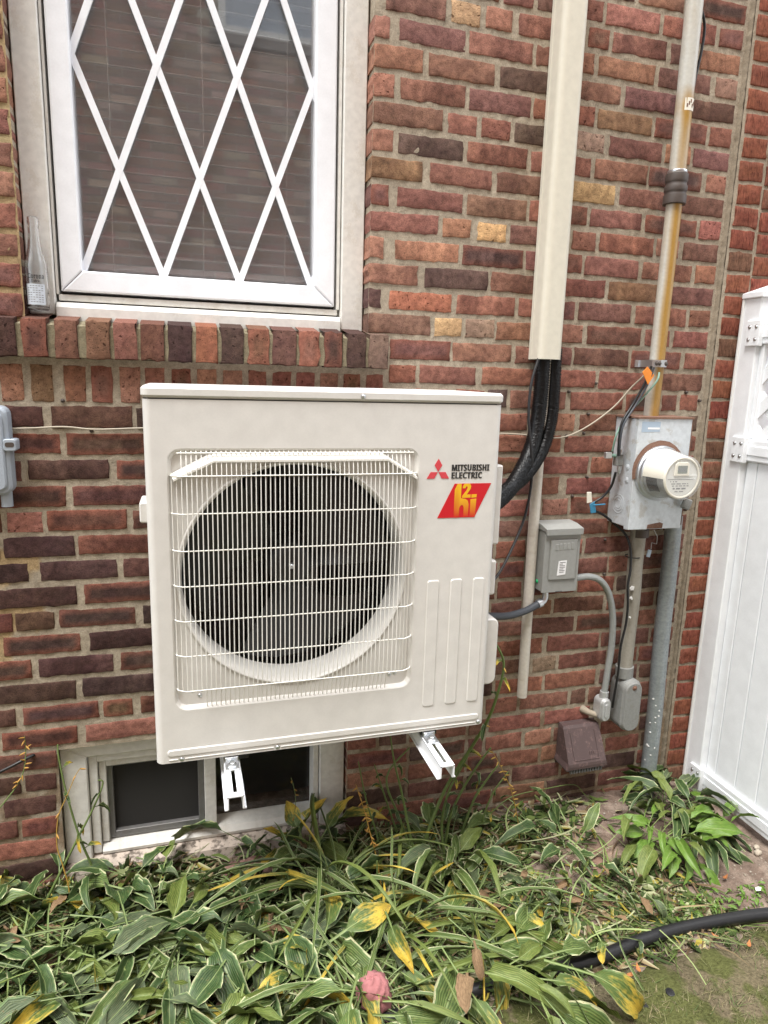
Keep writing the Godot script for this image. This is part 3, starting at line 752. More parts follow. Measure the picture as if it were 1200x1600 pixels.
# ---------------------------------------------------------------- windows
func P2(a: Array) -> PackedVector2Array:
	var o := PackedVector2Array()
	for i in range(0, a.size(), 2): o.append(Vector2(a[i], a[i + 1]))
	return o
func bx(lo: Vector3, hi: Vector3, bev := 0.0) -> MB:
	var m := MB.new(); m.box(lo, hi, bev)
	return m
func main_window():
	var t := thing("diamond_window", "white casement window with diamond lattice bars above the brick sill", "window", Vector3(-0.29, 1.63, -0.08))
	part(bx(Vector3(WX0 + 0.001, 1.636, -0.19), Vector3(-0.674, 3.2, -0.064), 0.004), "casing", M.old_paint, t)
	part(bx(Vector3(0.089, 1.628, -0.19), Vector3(WX1 - 0.002, 3.2, -0.060), 0.004), "casing", M.old_paint, t)
	var m := MB.new(); m.prism_x(P2([-0.19, 1.622, -0.052, 1.622, -0.052, 1.655, -0.062, 1.668, -0.19, 1.672]), -0.672, 0.087, 0.002)
	m.box(Vector3(-0.668, 1.674, -0.19), Vector3(0.083, 1.690, -0.082), 0.002)
	part(m, "frame_sill", M.old_paint, t)
	m = MB.new(); m.box(Vector3(-0.672, 1.69, -0.19), Vector3(-0.666, 3.2, -0.078)); m.box(Vector3(0.078, 1.69, -0.19), Vector3(0.086, 3.2, -0.074))
	part(m, "frame_jamb", M.old_paint, t)
	m = MB.new(); m.box(Vector3(-0.666, 1.691, -0.19), Vector3(0.078, 3.2, -0.150))
	var s := MB.new()
	s.prism(P2([-0.659, 1.698, -0.606, 1.752, -0.606, 3.2, -0.659, 3.2]), -0.14, -0.072, Transform3D.IDENTITY, 0.004)
	part(s, "sash_stile", M.sash, t)
	s = MB.new(); s.prism(P2([0.071, 1.698, 0.071, 3.2, 0.011, 3.2, 0.011, 1.752]), -0.14, -0.072, Transform3D.IDENTITY, 0.004)
	part(s, "sash_stile", M.sash, t)
	s = MB.new(); s.prism(P2([-0.6575, 1.698, 0.0695, 1.698, 0.010, 1.7515, -0.605, 1.7515]), -0.14, -0.0722, Transform3D.IDENTITY, 0.004)
	part(s, "sash_rail", M.sash, t)
	s = MB.new()   # dark strip, painted shade for the gap round the sash
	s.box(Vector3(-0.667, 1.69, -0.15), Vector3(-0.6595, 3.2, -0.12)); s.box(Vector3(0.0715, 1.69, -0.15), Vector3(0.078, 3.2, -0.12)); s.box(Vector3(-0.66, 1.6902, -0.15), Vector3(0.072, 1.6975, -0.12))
	part(s, "gap_shade_strip", M.gap, t)
	for z in [-0.107, -0.116, -0.125]:                            # double glazing, plus a third pane added for a stronger reflection
		s = MB.new(); s.box(Vector3(-0.612, 1.746, z), Vector3(0.017, 3.2, z + 0.004))
		part(s, "pane", M.glass, t)
	# lattice: bars through the nodes of the diamond grid, clipped to the pane
	var x0 := -0.606; var x1 := 0.0105; var y0 := 1.7525; var y1 := 3.15
	var dx := 0.2045; var dy := 0.525; var slope := dy / dx
	for dirn in [1.0, -1.0]:
		for k in range(-8, 10):
			var bx0 := -0.607 + k * dx                       # crosses the sill line here
			var p := Vector2(bx0, 1.751); var q := Vector2(bx0 + dirn * (y1 - 1.751) / slope, y1)
			var hw := 0.0085
			var nn := (q - p).normalized().orthogonal() * hw
			var poly := PackedVector2Array([p - nn, q - nn, q + nn, p + nn])
			var cl := Geometry2D.intersect_polygons(poly, PackedVector2Array([Vector2(x0, y0), Vector2(x1, y0), Vector2(x1, y1), Vector2(x0, y1)]))
			if cl.is_empty() or cl[0].size() < 3: continue
			var m2 := MB.new()
			var zf := -0.0940 if dirn > 0 else -0.0946
			m2.prism(cl[0], -0.1015, zf)
			part(m2, "lattice_bar", M.sash, t)
	# blind behind the glass
	var b := thing("window_blind", "closed horizontal slat blind behind the diamond lattice glass", "blind", Vector3(-0.29, 1.76, -0.17))
	var y := 1.815
	while y < 3.1:
		var sm := MB.new()
		var xf := Transform3D(Basis(Vector3.RIGHT, deg_to_rad(14 + R(-2, 2))), Vector3(-0.296, y, -0.175))
		sm.prism(P2([-0.335, -0.001, 0.335, -0.001, 0.335, 0.001, -0.335, 0.001]), -0.025, 0.025, xf)
		part(sm, "slat", M.blind, b)
		y += 0.043
	part(bx(Vector3(-0.632, 1.768, -0.19), Vector3(0.04, 1.786, -0.162), 0.004), "bottom_rail", M.blind, b)
	for x in [-0.53, -0.29, -0.06]:
		var c := MB.new()
		c.tube(curve([Vector3(x, 3.1, -0.145), Vector3(x + 0.004, 2.2, -0.145), Vector3(x - 0.004, 1.80, -0.145), Vector3(x + 0.008, 1.772, -0.144), Vector3(x + 0.05, 1.772, -0.143)]), 0.0013, 5)
		part(c, "cord", M.blind, b)
func basement_window():
	var t := thing("basement_window", "white framed sliding basement window at ground level behind the hostas", "window", Vector3(-0.31, 0.05, -0.03))
	var A := MB.new()
	for q in [[P2([BX0, 0.0, -0.664, 0.0, -0.664, 0.376, BX0, 0.420]), 0], [P2([BX0, 0.4202, -0.664, 0.3762, 0.034, 0.3762, BX1 - 0.002, 0.4202]), 1], [P2([BX1 - 0.002, 0.0, BX1 - 0.002, 0.42, 0.034, 0.376, 0.034, 0.0]), 0]]:
		var m := MB.new(); m.prism(q[0], -0.2, -0.028, Transform3D.IDENTITY, 0.003)
		part(m, "casing", M.old_paint, t)
	var f := MB.new()
	f.box(Vector3(-0.662, 0.045, -0.2), Vector3(-0.638, 0.375, -0.040), 0.003); f.box(Vector3(-0.638, 0.35, -0.2), Vector3(0.032, 0.375, -0.0405), 0.003); f.box(Vector3(0.014, 0.045, -0.108), Vector3(0.032, 0.35, -0.040), 0.003)
	f.box(Vector3(-0.636, 0.072, -0.2), Vector3(-0.616, 0.349, -0.052), 0.003); f.box(Vector3(-0.616, 0.326, -0.2), Vector3(0.012, 0.349, -0.0525), 0.003)
	f.prism_x(P2([-0.108, 0.040, -0.038, 0.040, -0.036, 0.050, -0.050, 0.066, -0.108, 0.0708]), -0.636, 0.013, 0.0)
	f.box(Vector3(-0.331, 0.070, -0.2), Vector3(-0.295, 0.326, -0.054), 0.003)
	part(f, "frame", M.old_paint, t)
	var s := MB.new()
	for q in [[-0.616, -0.600, 0.072, 0.325], [-0.350, -0.332, 0.072, 0.325], [-0.600, -0.350, 0.072, 0.094], [-0.600, -0.350, 0.316, 0.325]]:
		s.box(Vector3(q[0], q[2], -0.09), Vector3(q[1], q[3], -0.066), 0.002)
	var sc := part(s, "screen_frame", M.screen_frame, t)
	s = MB.new(); s.quad(Vector3(-0.600, 0.094, -0.082), Vector3(-0.350, 0.094, -0.082), Vector3(-0.350, 0.316, -0.082), Vector3(-0.600, 0.316, -0.082))
	part(s, "insect_screen", M.mesh_screen, sc)
	s = MB.new(); s.quad(Vector3(-0.2945, 0.071, -0.102), Vector3(0.0135, 0.071, -0.102), Vector3(0.0135, 0.3255, -0.102), Vector3(-0.2945, 0.3255, -0.102))
	part(s, "pane", M.dark_glass, t)

# ---------------------------------------------------------------- heat pump
const UX := -0.4442; const UY := 0.587; const UZ := 0.413
func U(x: float, y: float, z := 0.0) -> Vector3:
	return Vector3(UX + x, UY + y, UZ + z)
func rr_sdf(p: Vector2, c: Vector2, h: Vector2, r: float) -> float:
	var q := (p - c).abs() - h + Vector2(r, r)
	return minf(maxf(q.x, q.y), 0.0) + Vector2(maxf(q.x, 0), maxf(q.y, 0)).length() - r
func cast(o: Vector2, a: float, c: Vector2, h: Vector2, r: float) -> Vector2:
	var d := Vector2(cos(a), sin(a)); var lo := 0.0; var hi := 2.0
	for i in 34:
		var m := (lo + hi) / 2
		if rr_sdf(o + d * m, c, h, r) < 0: lo = m
		else: hi = m
	return o + d * lo
func heat_pump():
	var t := thing("heat_pump", "off white outdoor heat pump unit with round fan grille hung on brick wall", "heat pump", Vector3(UX + 0.42, UY, 0.25))
	var xfU := Transform3D(Basis.IDENTITY, Vector3(UX, UY, UZ))
	# cabinet: sides, back, bottom with rounded upright corners
	var m := MB.new(); var prof := []
	for k in 7: prof.append([0.018 - 0.018 * sin(PI / 2 * k / 6), -0.018 + 0.018 * cos(PI / 2 * k / 6), Vector3(-sin(PI / 2 * k / 6), 0, cos(PI / 2 * k / 6))])
	prof.append([0.0, -0.33, Vector3.LEFT]); 
	for q in [[prof, 1.0]]:
		for side in 2:
			var ids := []
			for e in prof:
				var x: float = e[0] if side == 0 else 0.84 - e[0]
				var nn: Vector3 = e[2] if side == 0 else Vector3(-e[2].x, 0, e[2].z)
				ids.append([m.add(U(x, 0.0, e[1]), nn), m.add(U(x, 0.853, e[1]), nn)])
			for k in ids.size() - 1:
				if side == 0: m.tri(ids[k][0], ids[k][1], ids[k + 1][1]); m.tri(ids[k][0], ids[k + 1][1], ids[k + 1][0])
				else: m.tri(ids[k][1], ids[k][0], ids[k + 1][0]); m.tri(ids[k][1], ids[k + 1][0], ids[k + 1][1])
	m.quad(U(0.84, 0, -0.33), U(0, 0, -0.33), U(0, 0.853, -0.33), U(0.84, 0.853, -0.33))
	m.quad(U(0.01, 0.001, -0.33), U(0.83, 0.001, -0.33), U(0.83, 0.001, -0.008), U(0.01, 0.001, -0.008))
	part(m, "cabinet", M.unit, t)
	# front panel with the pressed recess round the fan
	var fc := Vector2(0.3315, 0.4440); var RC := Vector2(0.3360, 0.4395); var RH := Vector2(0.2905, 0.3085)
	var ang := []
	for k in 120: ang.append(-PI + TAU * k / 120.0)
	for c in [Vector2(0.018, 0), Vector2(0.822, 0), Vector2(0.822, 0.853), Vector2(0.018, 0.853)]: ang.append((c - fc).angle())
	for sx in [-1, 1]:
		for sy in [-1, 1]:
			for k in 5: ang.append((RC + Vector2(sx * (RH.x - 0.03), sy * (RH.y - 0.03)) + Vector2(sx * cos(PI / 2 * k / 4), sy * sin(PI / 2 * k / 4)) * 0.03 - fc).angle())
	ang.sort()
	var rings := [[], [], [], [], []]
	for a in ang:
		var o1 := cast(fc, a, Vector2(0.42, 0.4265), Vector2(0.402, 0.4265), 0.0005)
		var o2 := cast(fc, a, RC, RH, 0.03); var o3 := cast(fc, a, RC, RH - Vector2(0.003, 0.003), 0.027); var o4 := cast(fc, a, RC, RH - Vector2(0.009, 0.009), 0.021)
		var o5 := fc + Vector2(cos(a), sin(a)) * 0.2750
		rings[0].append(U(o1.x, o1.y, 0)); rings[1].append(U(o2.x, o2.y, 0)); rings[2].append(U(o3.x, o3.y, -0.002)); rings[3].append(U(o4.x, o4.y, -0.011)); rings[4].append(U(o5.x, o5.y, -0.012))
	m = MB.new()
	for k in 4: m.ring_join(rings[k], rings[k + 1])
	var front := part(m, "front_panel", M.unit, t)
	m = MB.new()
	m.lathe([Vector2(0.2760, -0.0125), Vector2(0.2745, -0.0085), Vector2(0.2720, -0.0075), Vector2(0.2690, -0.009), Vector2(0.2655, -0.015), Vector2(0.2635, -0.024), Vector2(0.2625, -0.036), Vector2(0.2640, -0.060), Vector2(0.2700, -0.115)], Transform3D(Basis.IDENTITY, U(fc.x, fc.y)), 96)
	part(m, "bell_mouth", M.unit, t)
	# pressed ribs
	m = MB.new()
	for q in [[0.659, 0.692], [0.722, 0.754], [0.784, 0.816]]: m.prism(MB.rrect(q[0], 0.071, q[1], 0.4145, 0.007), -0.002, 0.0022, xfU, 0.0022)
	m.prism(MB.rrect(0.024, 0.0165, 0.822, 0.0345, 0.0085), -0.002, 0.0024, xfU, 0.0024)
	for q in [[0.028, 0.049], [0.064, 0.275], [0.291, 0.814]]: m.prism(MB.rrect(q[0], 0.0062, q[1], 0.0098, 0.0017, 2), -0.002, 0.0018, xfU, 0.0012)
	part(m, "pressed_rib", M.unit, front)
	# lid
	m = MB.new()
	m.prism_y(MB.rrect(UX - 0.003, -(UZ + 0.004), UX + 0.843, -(UZ - 0.333), 0.02, 6), UY + 0.8555, UY + 0.881, 0.006)
	var lid := part(m, "lid", M.unit, t)
	m = MB.new(); m.prism_y(MB.rrect(UX + 0.10, -(UZ - 0.05), UX + 0.17, -(UZ - 0.09), 0.01), UY + 0.880, UY + 0.8835, 0.002)
	m.prism_y(MB.rrect(UX + 0.52, -(UZ - 0.03), UX + 0.80, -(UZ - 0.26), 0.02), UY + 0.880, UY + 0.8825, 0.002)
	part(m, "lid_boss", M.unit, lid)
	m = MB.new(); m.box(U(0.012, 0.8525, -0.32), U(0.828, 0.8556, -0.012))
	part(m, "seam", M.gap, t)
	# inside
	m = MB.new()
	m.quad(U(0.03, 0.03, -0.30), U(0.81, 0.03, -0.30), U(0.81, 0.83, -0.30), U(0.03, 0.83, -0.30))
	m.quad(U(0.03, 0.03, -0.02), U(0.03, 0.03, -0.30), U(0.03, 0.83, -0.30), U(0.03, 0.83, -0.02))
	m.quad(U(0.64, 0.03, -0.30), U(0.64, 0.03, -0.02), U(0.64, 0.83, -0.02), U(0.64, 0.83, -0.30))
	m.quad(U(0.03, 0.82, -0.30), U(0.64, 0.82, -0.30), U(0.64, 0.82, -0.02), U(0.03, 0.82, -0.02))
	m.quad(U(0.03, 0.03, -0.02), U(0.64, 0.03, -0.02), U(0.64, 0.03, -0.30), U(0.03, 0.03, -0.30))
	part(m, "inner_casing", M.unit, t)
	m = MB.new()
	for k in 72: m.box(U(0.045 + k * 0.0082, 0.045, -0.296), U(0.0482 + k * 0.0082, 0.81, -0.262))
	part(m, "coil_fin", M.fins, t).set_meta("kind", "stuff")
	m = MB.new(); m.box(U(0.23, 0.10, -0.25), U(0.25, 0.82, -0.20)); m.box(U(0.39, 0.10, -0.25), U(0.41, 0.82, -0.20)); m.box(U(0.25, 0.43, -0.24), U(0.39, 0.50, -0.20))
	part(m, "motor_mount", M.fins, t)
	var fan := Node3D.new(); fan.name = "fan"; t.add_child(fan)
	m = MB.new(); m.lathe([Vector2(0.0, -0.095), Vector2(0.035, -0.097), Vector2(0.055, -0.105), Vector2(0.062, -0.13), Vector2(0.062, -0.20)], Transform3D(Basis.IDENTITY, U(fc.x, fc.y)), 28)
	part(m, "fan_hub", M.fan_dark, t)
	m = MB.new(); m.lathe([Vector2(0.0, -0.084), Vector2(0.006, -0.085), Vector2(0.008, -0.09), Vector2(0.008, -0.098)], Transform3D(Basis.IDENTITY, U(fc.x, fc.y)), 6)
	part(m, "hub_bolt", M.zinc, t)
	fan.free()
	for k in 3:
		m = MB.new(); var i0 := m.v.size()
		for j in 9:
			var r := 0.05 + 0.205 * j / 8.0
			for i in 9:
				var a := TAU * k / 3.0 + 2.5 + (i / 8.0 - 0.5) * (0.95 + 0.75 * j / 8.0) + 0.45 * j / 8.0
				var z := -0.10 - 0.075 * i / 8.0 - 0.012 * sin(PI * i / 8.0)
				m.add(U(fc.x + r * cos(a), fc.y + r * sin(a), z), Vector3.BACK)
		for j in 8:
			for i in 8:
				var a := i0 + j * 9 + i
				m.tri(a, a + 9, a + 10); m.tri(a, a + 10, a + 1)
		m.smooth()
		part(m, "fan_blade", M.fan_dark, t)
	# wire guard
	m = MB.new(); var wr := 0.00125
	var xs := []
	var x := 0.0545
	while x < 0.620: xs.append(x); x += 0.01067
	for i in xs.size():
		var xx: float = xs[i]
		var e := mini(i, xs.size() - 1 - i)
		var back := 0.0 if e > 2 else (3 - e) * 0.006
		var low := 0.1285 if (xx > 0.108 and xx < 0.566) else 0.1800
		var pts := []
		if xx > 0.070 and xx < 0.607: pts = [U(xx, 0.7445, -0.008), U(xx, 0.737, 0.004), U(xx, 0.70, 0.014)]
		else: pts = [U(xx, 0.694, 0.016 - back)]
		pts.append(U(xx, 0.60, 0.018 - back)); pts.append(U(xx, 0.25, 0.018 - back)); pts.append(U(xx, 0.186, 0.016 - back))
		pts.append(U(xx, low, 0.012 - back if low > 0.15 else -0.006))
		m.tube(pts, wr, 5)
	for y in [0.6885, 0.6045, 0.5205, 0.4385, 0.3560, 0.2720, 0.1860]:
		m.tube([U(0.052, y, -0.004), U(0.0545, y, 0.004), U(0.072, y, 0.0165), U(0.600, y, 0.0165), U(0.6195, y, 0.004), U(0.622, y, -0.004)], 0.0016, 5)
	m.tube([U(0.066, 0.738, 0.006), U(0.609, 0.738, 0.006)], 0.0016, 5)
	m.tube([U(0.108, 0.1305, -0.003), U(0.566, 0.1305, -0.003)], 0.0018, 5)
	part(m, "fan_guard", M.guard, t)
	# visor over the guard: a bent strip with a raised lip
	m = MB.new()
	var vo := [Vector2(0.052, 0.6905), Vector2(0.148, 0.7420), Vector2(0.522, 0.7440), Vector2(0.6195, 0.6850)]
	var vi := [Vector2(0.058, 0.6815), Vector2(0.146, 0.7230), Vector2(0.545, 0.7240), Vector2(0.6185, 0.6785)]
	for k in 3:
		m.quad(U(vi[k].x, vi[k].y, 0.012), U(vi[k + 1].x, vi[k + 1].y, 0.012), U(vo[k + 1].x, vo[k + 1].y, -0.009), U(vo[k].x, vo[k].y, -0.009))
		m.quad(U(vi[k].x, vi[k].y - 0.005, 0.012), U(vi[k + 1].x, vi[k + 1].y - 0.005, 0.012), U(vi[k + 1].x, vi[k + 1].y, 0.0122), U(vi[k].x, vi[k].y, 0.0122))
		m.quad(U(vi[k].x, vi[k].y - 0.005, -0.008), U(vi[k + 1].x, vi[k + 1].y - 0.005, -0.008), U(vi[k + 1].x, vi[k + 1].y - 0.005, 0.012), U(vi[k].x, vi[k].y - 0.005, 0.012))
	for xx in [0.205, 0.490]: m.box(U(xx, 0.735, -0.011), U(xx + 0.008, 0.746, -0.004), 0.001)
	part(m, "visor", M.guard, t)
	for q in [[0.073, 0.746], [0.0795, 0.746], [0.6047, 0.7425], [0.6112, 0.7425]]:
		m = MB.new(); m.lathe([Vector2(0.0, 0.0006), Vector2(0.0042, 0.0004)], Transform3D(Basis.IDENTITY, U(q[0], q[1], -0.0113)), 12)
		part(m, "hook_hole_shade", M.coupling, front)  # flat dark disc, its colour stands in for the shade inside the hole
	for q in [[0.482, 0.8675, 0.0042], [0.0569, 0.008, 0.0], [0.2834, 0.008, 0.0], [0.8225, 0.0085, 0.0], [0.1024, 0.1612, -0.0115], [0.5710, 0.1665, -0.0115], [0.5848, 0.1692, -0.0115]]:
		m = MB.new(); screw(m, U(q[0], q[1], q[2]), Basis.IDENTITY, 0.0052)
		part(m, "screw", M.zinc, t)
	# handles and valve covers on the sides
	for q in [[0.49, 0.70, 0.868, 0.006], [0.352, 0.447, 0.866, 0.006], [0.095, 0.285, 0.884, 0.02]]:
		m = MB.new(); m.prism(MB.rrect(0.835, q[0], q[2], q[1], q[3], 5), -0.24, -0.035, xfU, 0.004)
		part(m, "side_cover", M.unit, t)
	m = MB.new(); m.prism(MB.rrect(-0.016, 0.578, 0.004, 0.625, 0.005, 3), -0.12, -0.03, xfU, 0.003)
	part(m, "handle", M.unit, t)
	for x0 in [0.17, 0.665]:
		for z0 in [-0.30, -0.035]:
			part(bx(U(x0, -0.0215, z0 - 0.02), U(x0 + 0.045, 0.0012, z0 + 0.02), 0.003), "foot", M.black, t)
	# badges
	var z := 0.0009
	var L := func(a: Array) -> PackedVector2Array: return P2(a)
	m = MB.new()
	var cx := 0.6755; var cy := 0.6895; var h := 0.0325; var w := 0.0188
	m.prism(P2([cx, cy, cx + w / 1.9, cy + h / 2, cx, cy + h, cx - w / 1.9, cy + h / 2]), 0.0002, z, xfU)
	m.prism(P2([cx - 0.001, cy - 0.0005, cx - 0.0195, cy - 0.0005, cx - 0.0290, cy - 0.0165, cx - 0.0095, cy - 0.0165]), 0.0002, z, xfU)
	m.prism(P2([cx + 0.001, cy - 0.0005, cx + 0.0195, cy - 0.0005, cx + 0.0290, cy - 0.0165, cx + 0.0095, cy - 0.0165]), 0.0002, z, xfU)
	part(m, "emblem", M.red, front)
	for k in 3:                                              # bold print
		text("MITSUBISHI", "Droid Sans", 0.0215, U(0.7091 + k * 0.0005, 0.6862, 0.0006 + k * 0.00006), Basis.IDENTITY, M.print, "lettering", front, 0.0006, 700, 0.82)
		text("ELECTRIC", "Droid Sans", 0.0215, U(0.7091 + k * 0.0005, 0.6672, 0.0006 + k * 0.00006), Basis.IDENTITY, M.print, "lettering", front, 0.0006, 700, 0.86)
	m = MB.new(); m.col = Color(0.56, 0.008, 0.016)
	m.prism(P2([0.6784, 0.574, 0.7778, 0.574, 0.8186, 0.6597, 0.7206, 0.6597]), 0.0002, z, xfU)
	part(m, "badge", M.logo_red, front)
	# the letters of the badge are printed with a yellow to orange blend
	m = MB.new()
	var glyph := func(o: Array):
		var pl := P2(o); var i0 := m.v.size()
		m.prism(pl, 0.0008, 0.0013, xfU)
		for i in range(i0, m.v.size()):
			var k := clampf((m.v[i].y - UY - 0.574) / 0.050, 0, 1)
			m.c[i] = Color(0.56, 0.010, 0.014).lerp(Color(0.78, 0.44, 0.012), k)
	var X := func(px: float) -> float: return 0.7203 + (px - 500.0) / 280.0 * 0.0605        # zoomed badge to metres
	var Y := func(py: float) -> float: return 0.6597 - (py - 490.0) / 395.0 * 0.0857
	var gl := func(a: Array):
		var o := []
		for i in range(0, a.size(), 2): o.append(X.call(a[i])); o.append(Y.call(a[i + 1]))
		glyph.call(o)
	gl.call([538, 492, 585, 492, 585, 660, 640, 668, 672, 690, 684, 730, 684, 885, 625, 885, 625, 770, 612, 742, 598, 738, 582, 748, 570, 775, 570, 885, 505, 885, 505, 560])
	gl.call([705, 675, 778, 668, 770, 885, 705, 885])
	gl.call([715, 618, 780, 616, 778, 652, 715, 656])
	gl.call([598, 655, 600, 632, 650, 570, 662, 540, 660, 526, 650, 522, 640, 528, 634, 545, 602, 545, 604, 520, 618, 497, 640, 492, 690, 492, 706, 520, 700, 552, 655, 618, 704, 618, 704, 655])
	for i in m.v.size():
		if m.v[i].y > UY + 0.640: m.c[i] = Color(0.78, 0.46, 0.012)
	part(m, "badge_lettering", M.logo_red, front)
func screw(m: MB, at: Vector3, b: Basis, r: float):
	m.lathe([Vector2(0.0, r * 0.55), Vector2(r * 0.62, r * 0.5), Vector2(r * 0.8, r * 0.25), Vector2(r * 0.8, r * 0.12), Vector2(r * 1.15, r * 0.1), Vector2(r * 1.2, 0.0)], Transform3D(b, at), 10)
func mounting_bracket(x: float, label: String):
	var t := thing("mounting_bracket", label, "bracket", Vector3(x, 0.50, 0.0))
	var m := MB.new(); var y := 0.565; var hw := 0.0185; var z1 := 0.546; var th := 0.003
	# top web with a long slot
	for q in [[-hw, -0.0045, 0.004, z1], [0.0045, hw, 0.004, z1], [-0.0045, 0.0045, 0.004, 0.395], [-0.0045, 0.0045, 0.530, z1]]:
		m.box(Vector3(x + q[0], y - th, q[2]), Vector3(x + q[1], y, q[3]))
	# the flanges taper to the end
	for s in [-1, 1]:
		var xa: float = x + s * hw - (0.0 if s < 0 else th); var xb: float = xa + th
		m.prism_x(P2([0.004, y - 0.036, z1 - 0.004, y - 0.036, z1, y - 0.032, z1, y - 0.0002, 0.004, y - 0.0002]), xa, xb)
		m.box(Vector3(minf(xa, xa + s * 0.006), y - 0.0382, 0.004), Vector3(maxf(xb, xb + s * 0.006), y - 0.0358, z1 - 0.006))
	part(m, "channel", M.bracket, t)
	m = MB.new(); m.box(Vector3(x - 0.045, y + 0.02, 0.0025), Vector3(x + 0.045, y + 0.40, 0.0068), 0.001)
	part(m, "wall_rail", M.bracket, t)
	m = MB.new(); m.prism_y(MB.rrect(x - 0.0165, -0.447, x + 0.0165, -0.398, 0.003), y + 0.0005, y + 0.0055, 0.001)
	m.prism_y(MB.rrect(x - 0.0165, -0.412, x + 0.0165, -0.398, 0.003), y + 0.005, y + 0.017, 0.001)
	part(m, "clamp", M.zinc, t)
	m = MB.new(); var up := Transform3D(Basis(Vector3.RIGHT, -PI / 2), Vector3(x, y + 0.0055, 0.429))
	m.lathe([Vector2(0.012, 0.0), Vector2(0.012, 0.0025), Vector2(0.007, 0.003)], up, 18)
	m.lathe([Vector2(0.008, 0.0025), Vector2(0.008, 0.0085), Vector2(0.0068, 0.0095), Vector2(0.0, 0.0095)], up, 6)
	part(m, "bolt", M.zinc, t)

# ---------------------------------------------------------------- pipes, cables and boxes on the wall
func tube_thing(called: String, mat_: Material, label: String, category: String, pts: Array, r, seg := 10) -> MeshInstance3D:
	var m := MB.new(); m.tube(pts, r, seg)
	return single(m, called, mat_, label, category)
func line_set():
	var t := thing("line_set_cover", "tall cream plastic line set cover running down the brick wall", "pipe cover", Vector3(0.713, 1.567, 0.0))
	var m := MB.new()
	# rounded front, narrow back lips
	var o := PackedVector2Array([Vector2(0.674, -0.001), Vector2(0.752, -0.001)])
	for k in 7: o.append(Vector2(0.752 - 0.020 + 0.020 * cos(PI / 2 * k / 6), -(0.001 + 0.052 + 0.020 * sin(PI / 2 * k / 6)) ))
	for k in 7: o.append(Vector2(0.674 + 0.020 - 0.020 * sin(PI / 2 * k / 6), -(0.001 + 0.052 + 0.020 * cos(PI / 2 * k / 6)) ))
	var inner := PackedVector2Array()
	for q in o: inner.append(Vector2(0.713 + (q.x - 0.713) * 0.955, (q.y + 0.036) * 0.95 - 0.036))
	# shell: outer skin, inner skin and the cut rim
	for k in o.size():
		var j := (k + 1) % o.size()
		for y in [[1.567, 3.3]]:
			m.quad(Vector3(o[j].x, y[0], -o[j].y), Vector3(o[k].x, y[0], -o[k].y), Vector3(o[k].x, y[1], -o[k].y), Vector3(o[j].x, y[1], -o[j].y))
			m.quad(Vector3(inner[k].x, y[0], -inner[k].y), Vector3(inner[j].x, y[0], -inner[j].y), Vector3(inner[j].x, y[1], -inner[j].y), Vector3(inner[k].x, y[1], -inner[k].y))
		m.quad(Vector3(o[k].x, 1.567, -o[k].y), Vector3(o[j].x, 1.567, -o[j].y), Vector3(inner[j].x, 1.567, -inner[j].y), Vector3(inner[k].x, 1.567, -inner[k].y))
	part(m, "cover", M.duct, t)
	m = MB.new()
	for x in [0.6745, 0.7515]: m.box(Vector3(x - 0.002, 1.567, 0.012), Vector3(x + 0.002, 3.3, 0.018), 0.0008)
	part(m, "clip_line", M.duct, t)
	# insulated pipes wrapped in black tape: ridged
	for q in [[[[849, 545, 0.036], [846, 600, 0.036], [841, 650, 0.040], [832, 695, 0.060], [815, 735, 0.10], [790, 772, 0.15], [755, 800, 0.20]], "black taped refrigerant pipe leaving the cover on the window side", 0.0228], [[[867, 545, 0.034], [864, 610, 0.034], [860, 655, 0.036], [848, 698, 0.048], [826, 735, 0.085], [795, 764, 0.14], [755, 790, 0.19]], "black taped refrigerant pipe leaving the cover on the meter side", 0.0222]]:
		var base := path(q[0]); var pts := []; var rr := []
		for i in base.size() - 1:
			for k in 6:
				pts.append(base[i].lerp(base[i + 1], k / 6.0)); rr.append(q[2] * (1.0 + (0.075 if k % 2 else -0.055) + 0.05 * nz.get_noise_1d(i * 40.0 + k * 13)))
		tube_thing("refrigerant_pipe", M.tape, q[1], "pipe", pts, rr, 14)
	tube_thing("drain_pipe", M.pvc, "white plastic drain pipe hanging straight down from the line set cover", "pipe", [Vector3(0.718, 1.60, 0.032), Vector3(0.7185, 1.0, 0.030), Vector3(0.7215, 0.443, 0.030)], 0.0172, 18)
	tube_thing("control_cable", M.black, "thin black cable hanging from the line set cover into the heat pump", "cable", path([[843, 555, 0.055], [830, 600, 0.07], [826, 653, 0.085], [830.7, 706, 0.10], [830.7, 747, 0.10], [825, 787, 0.10], [813, 827, 0.11], [782.7, 891, 0.16], [755, 925, 0.2]]), 0.0042, 8)
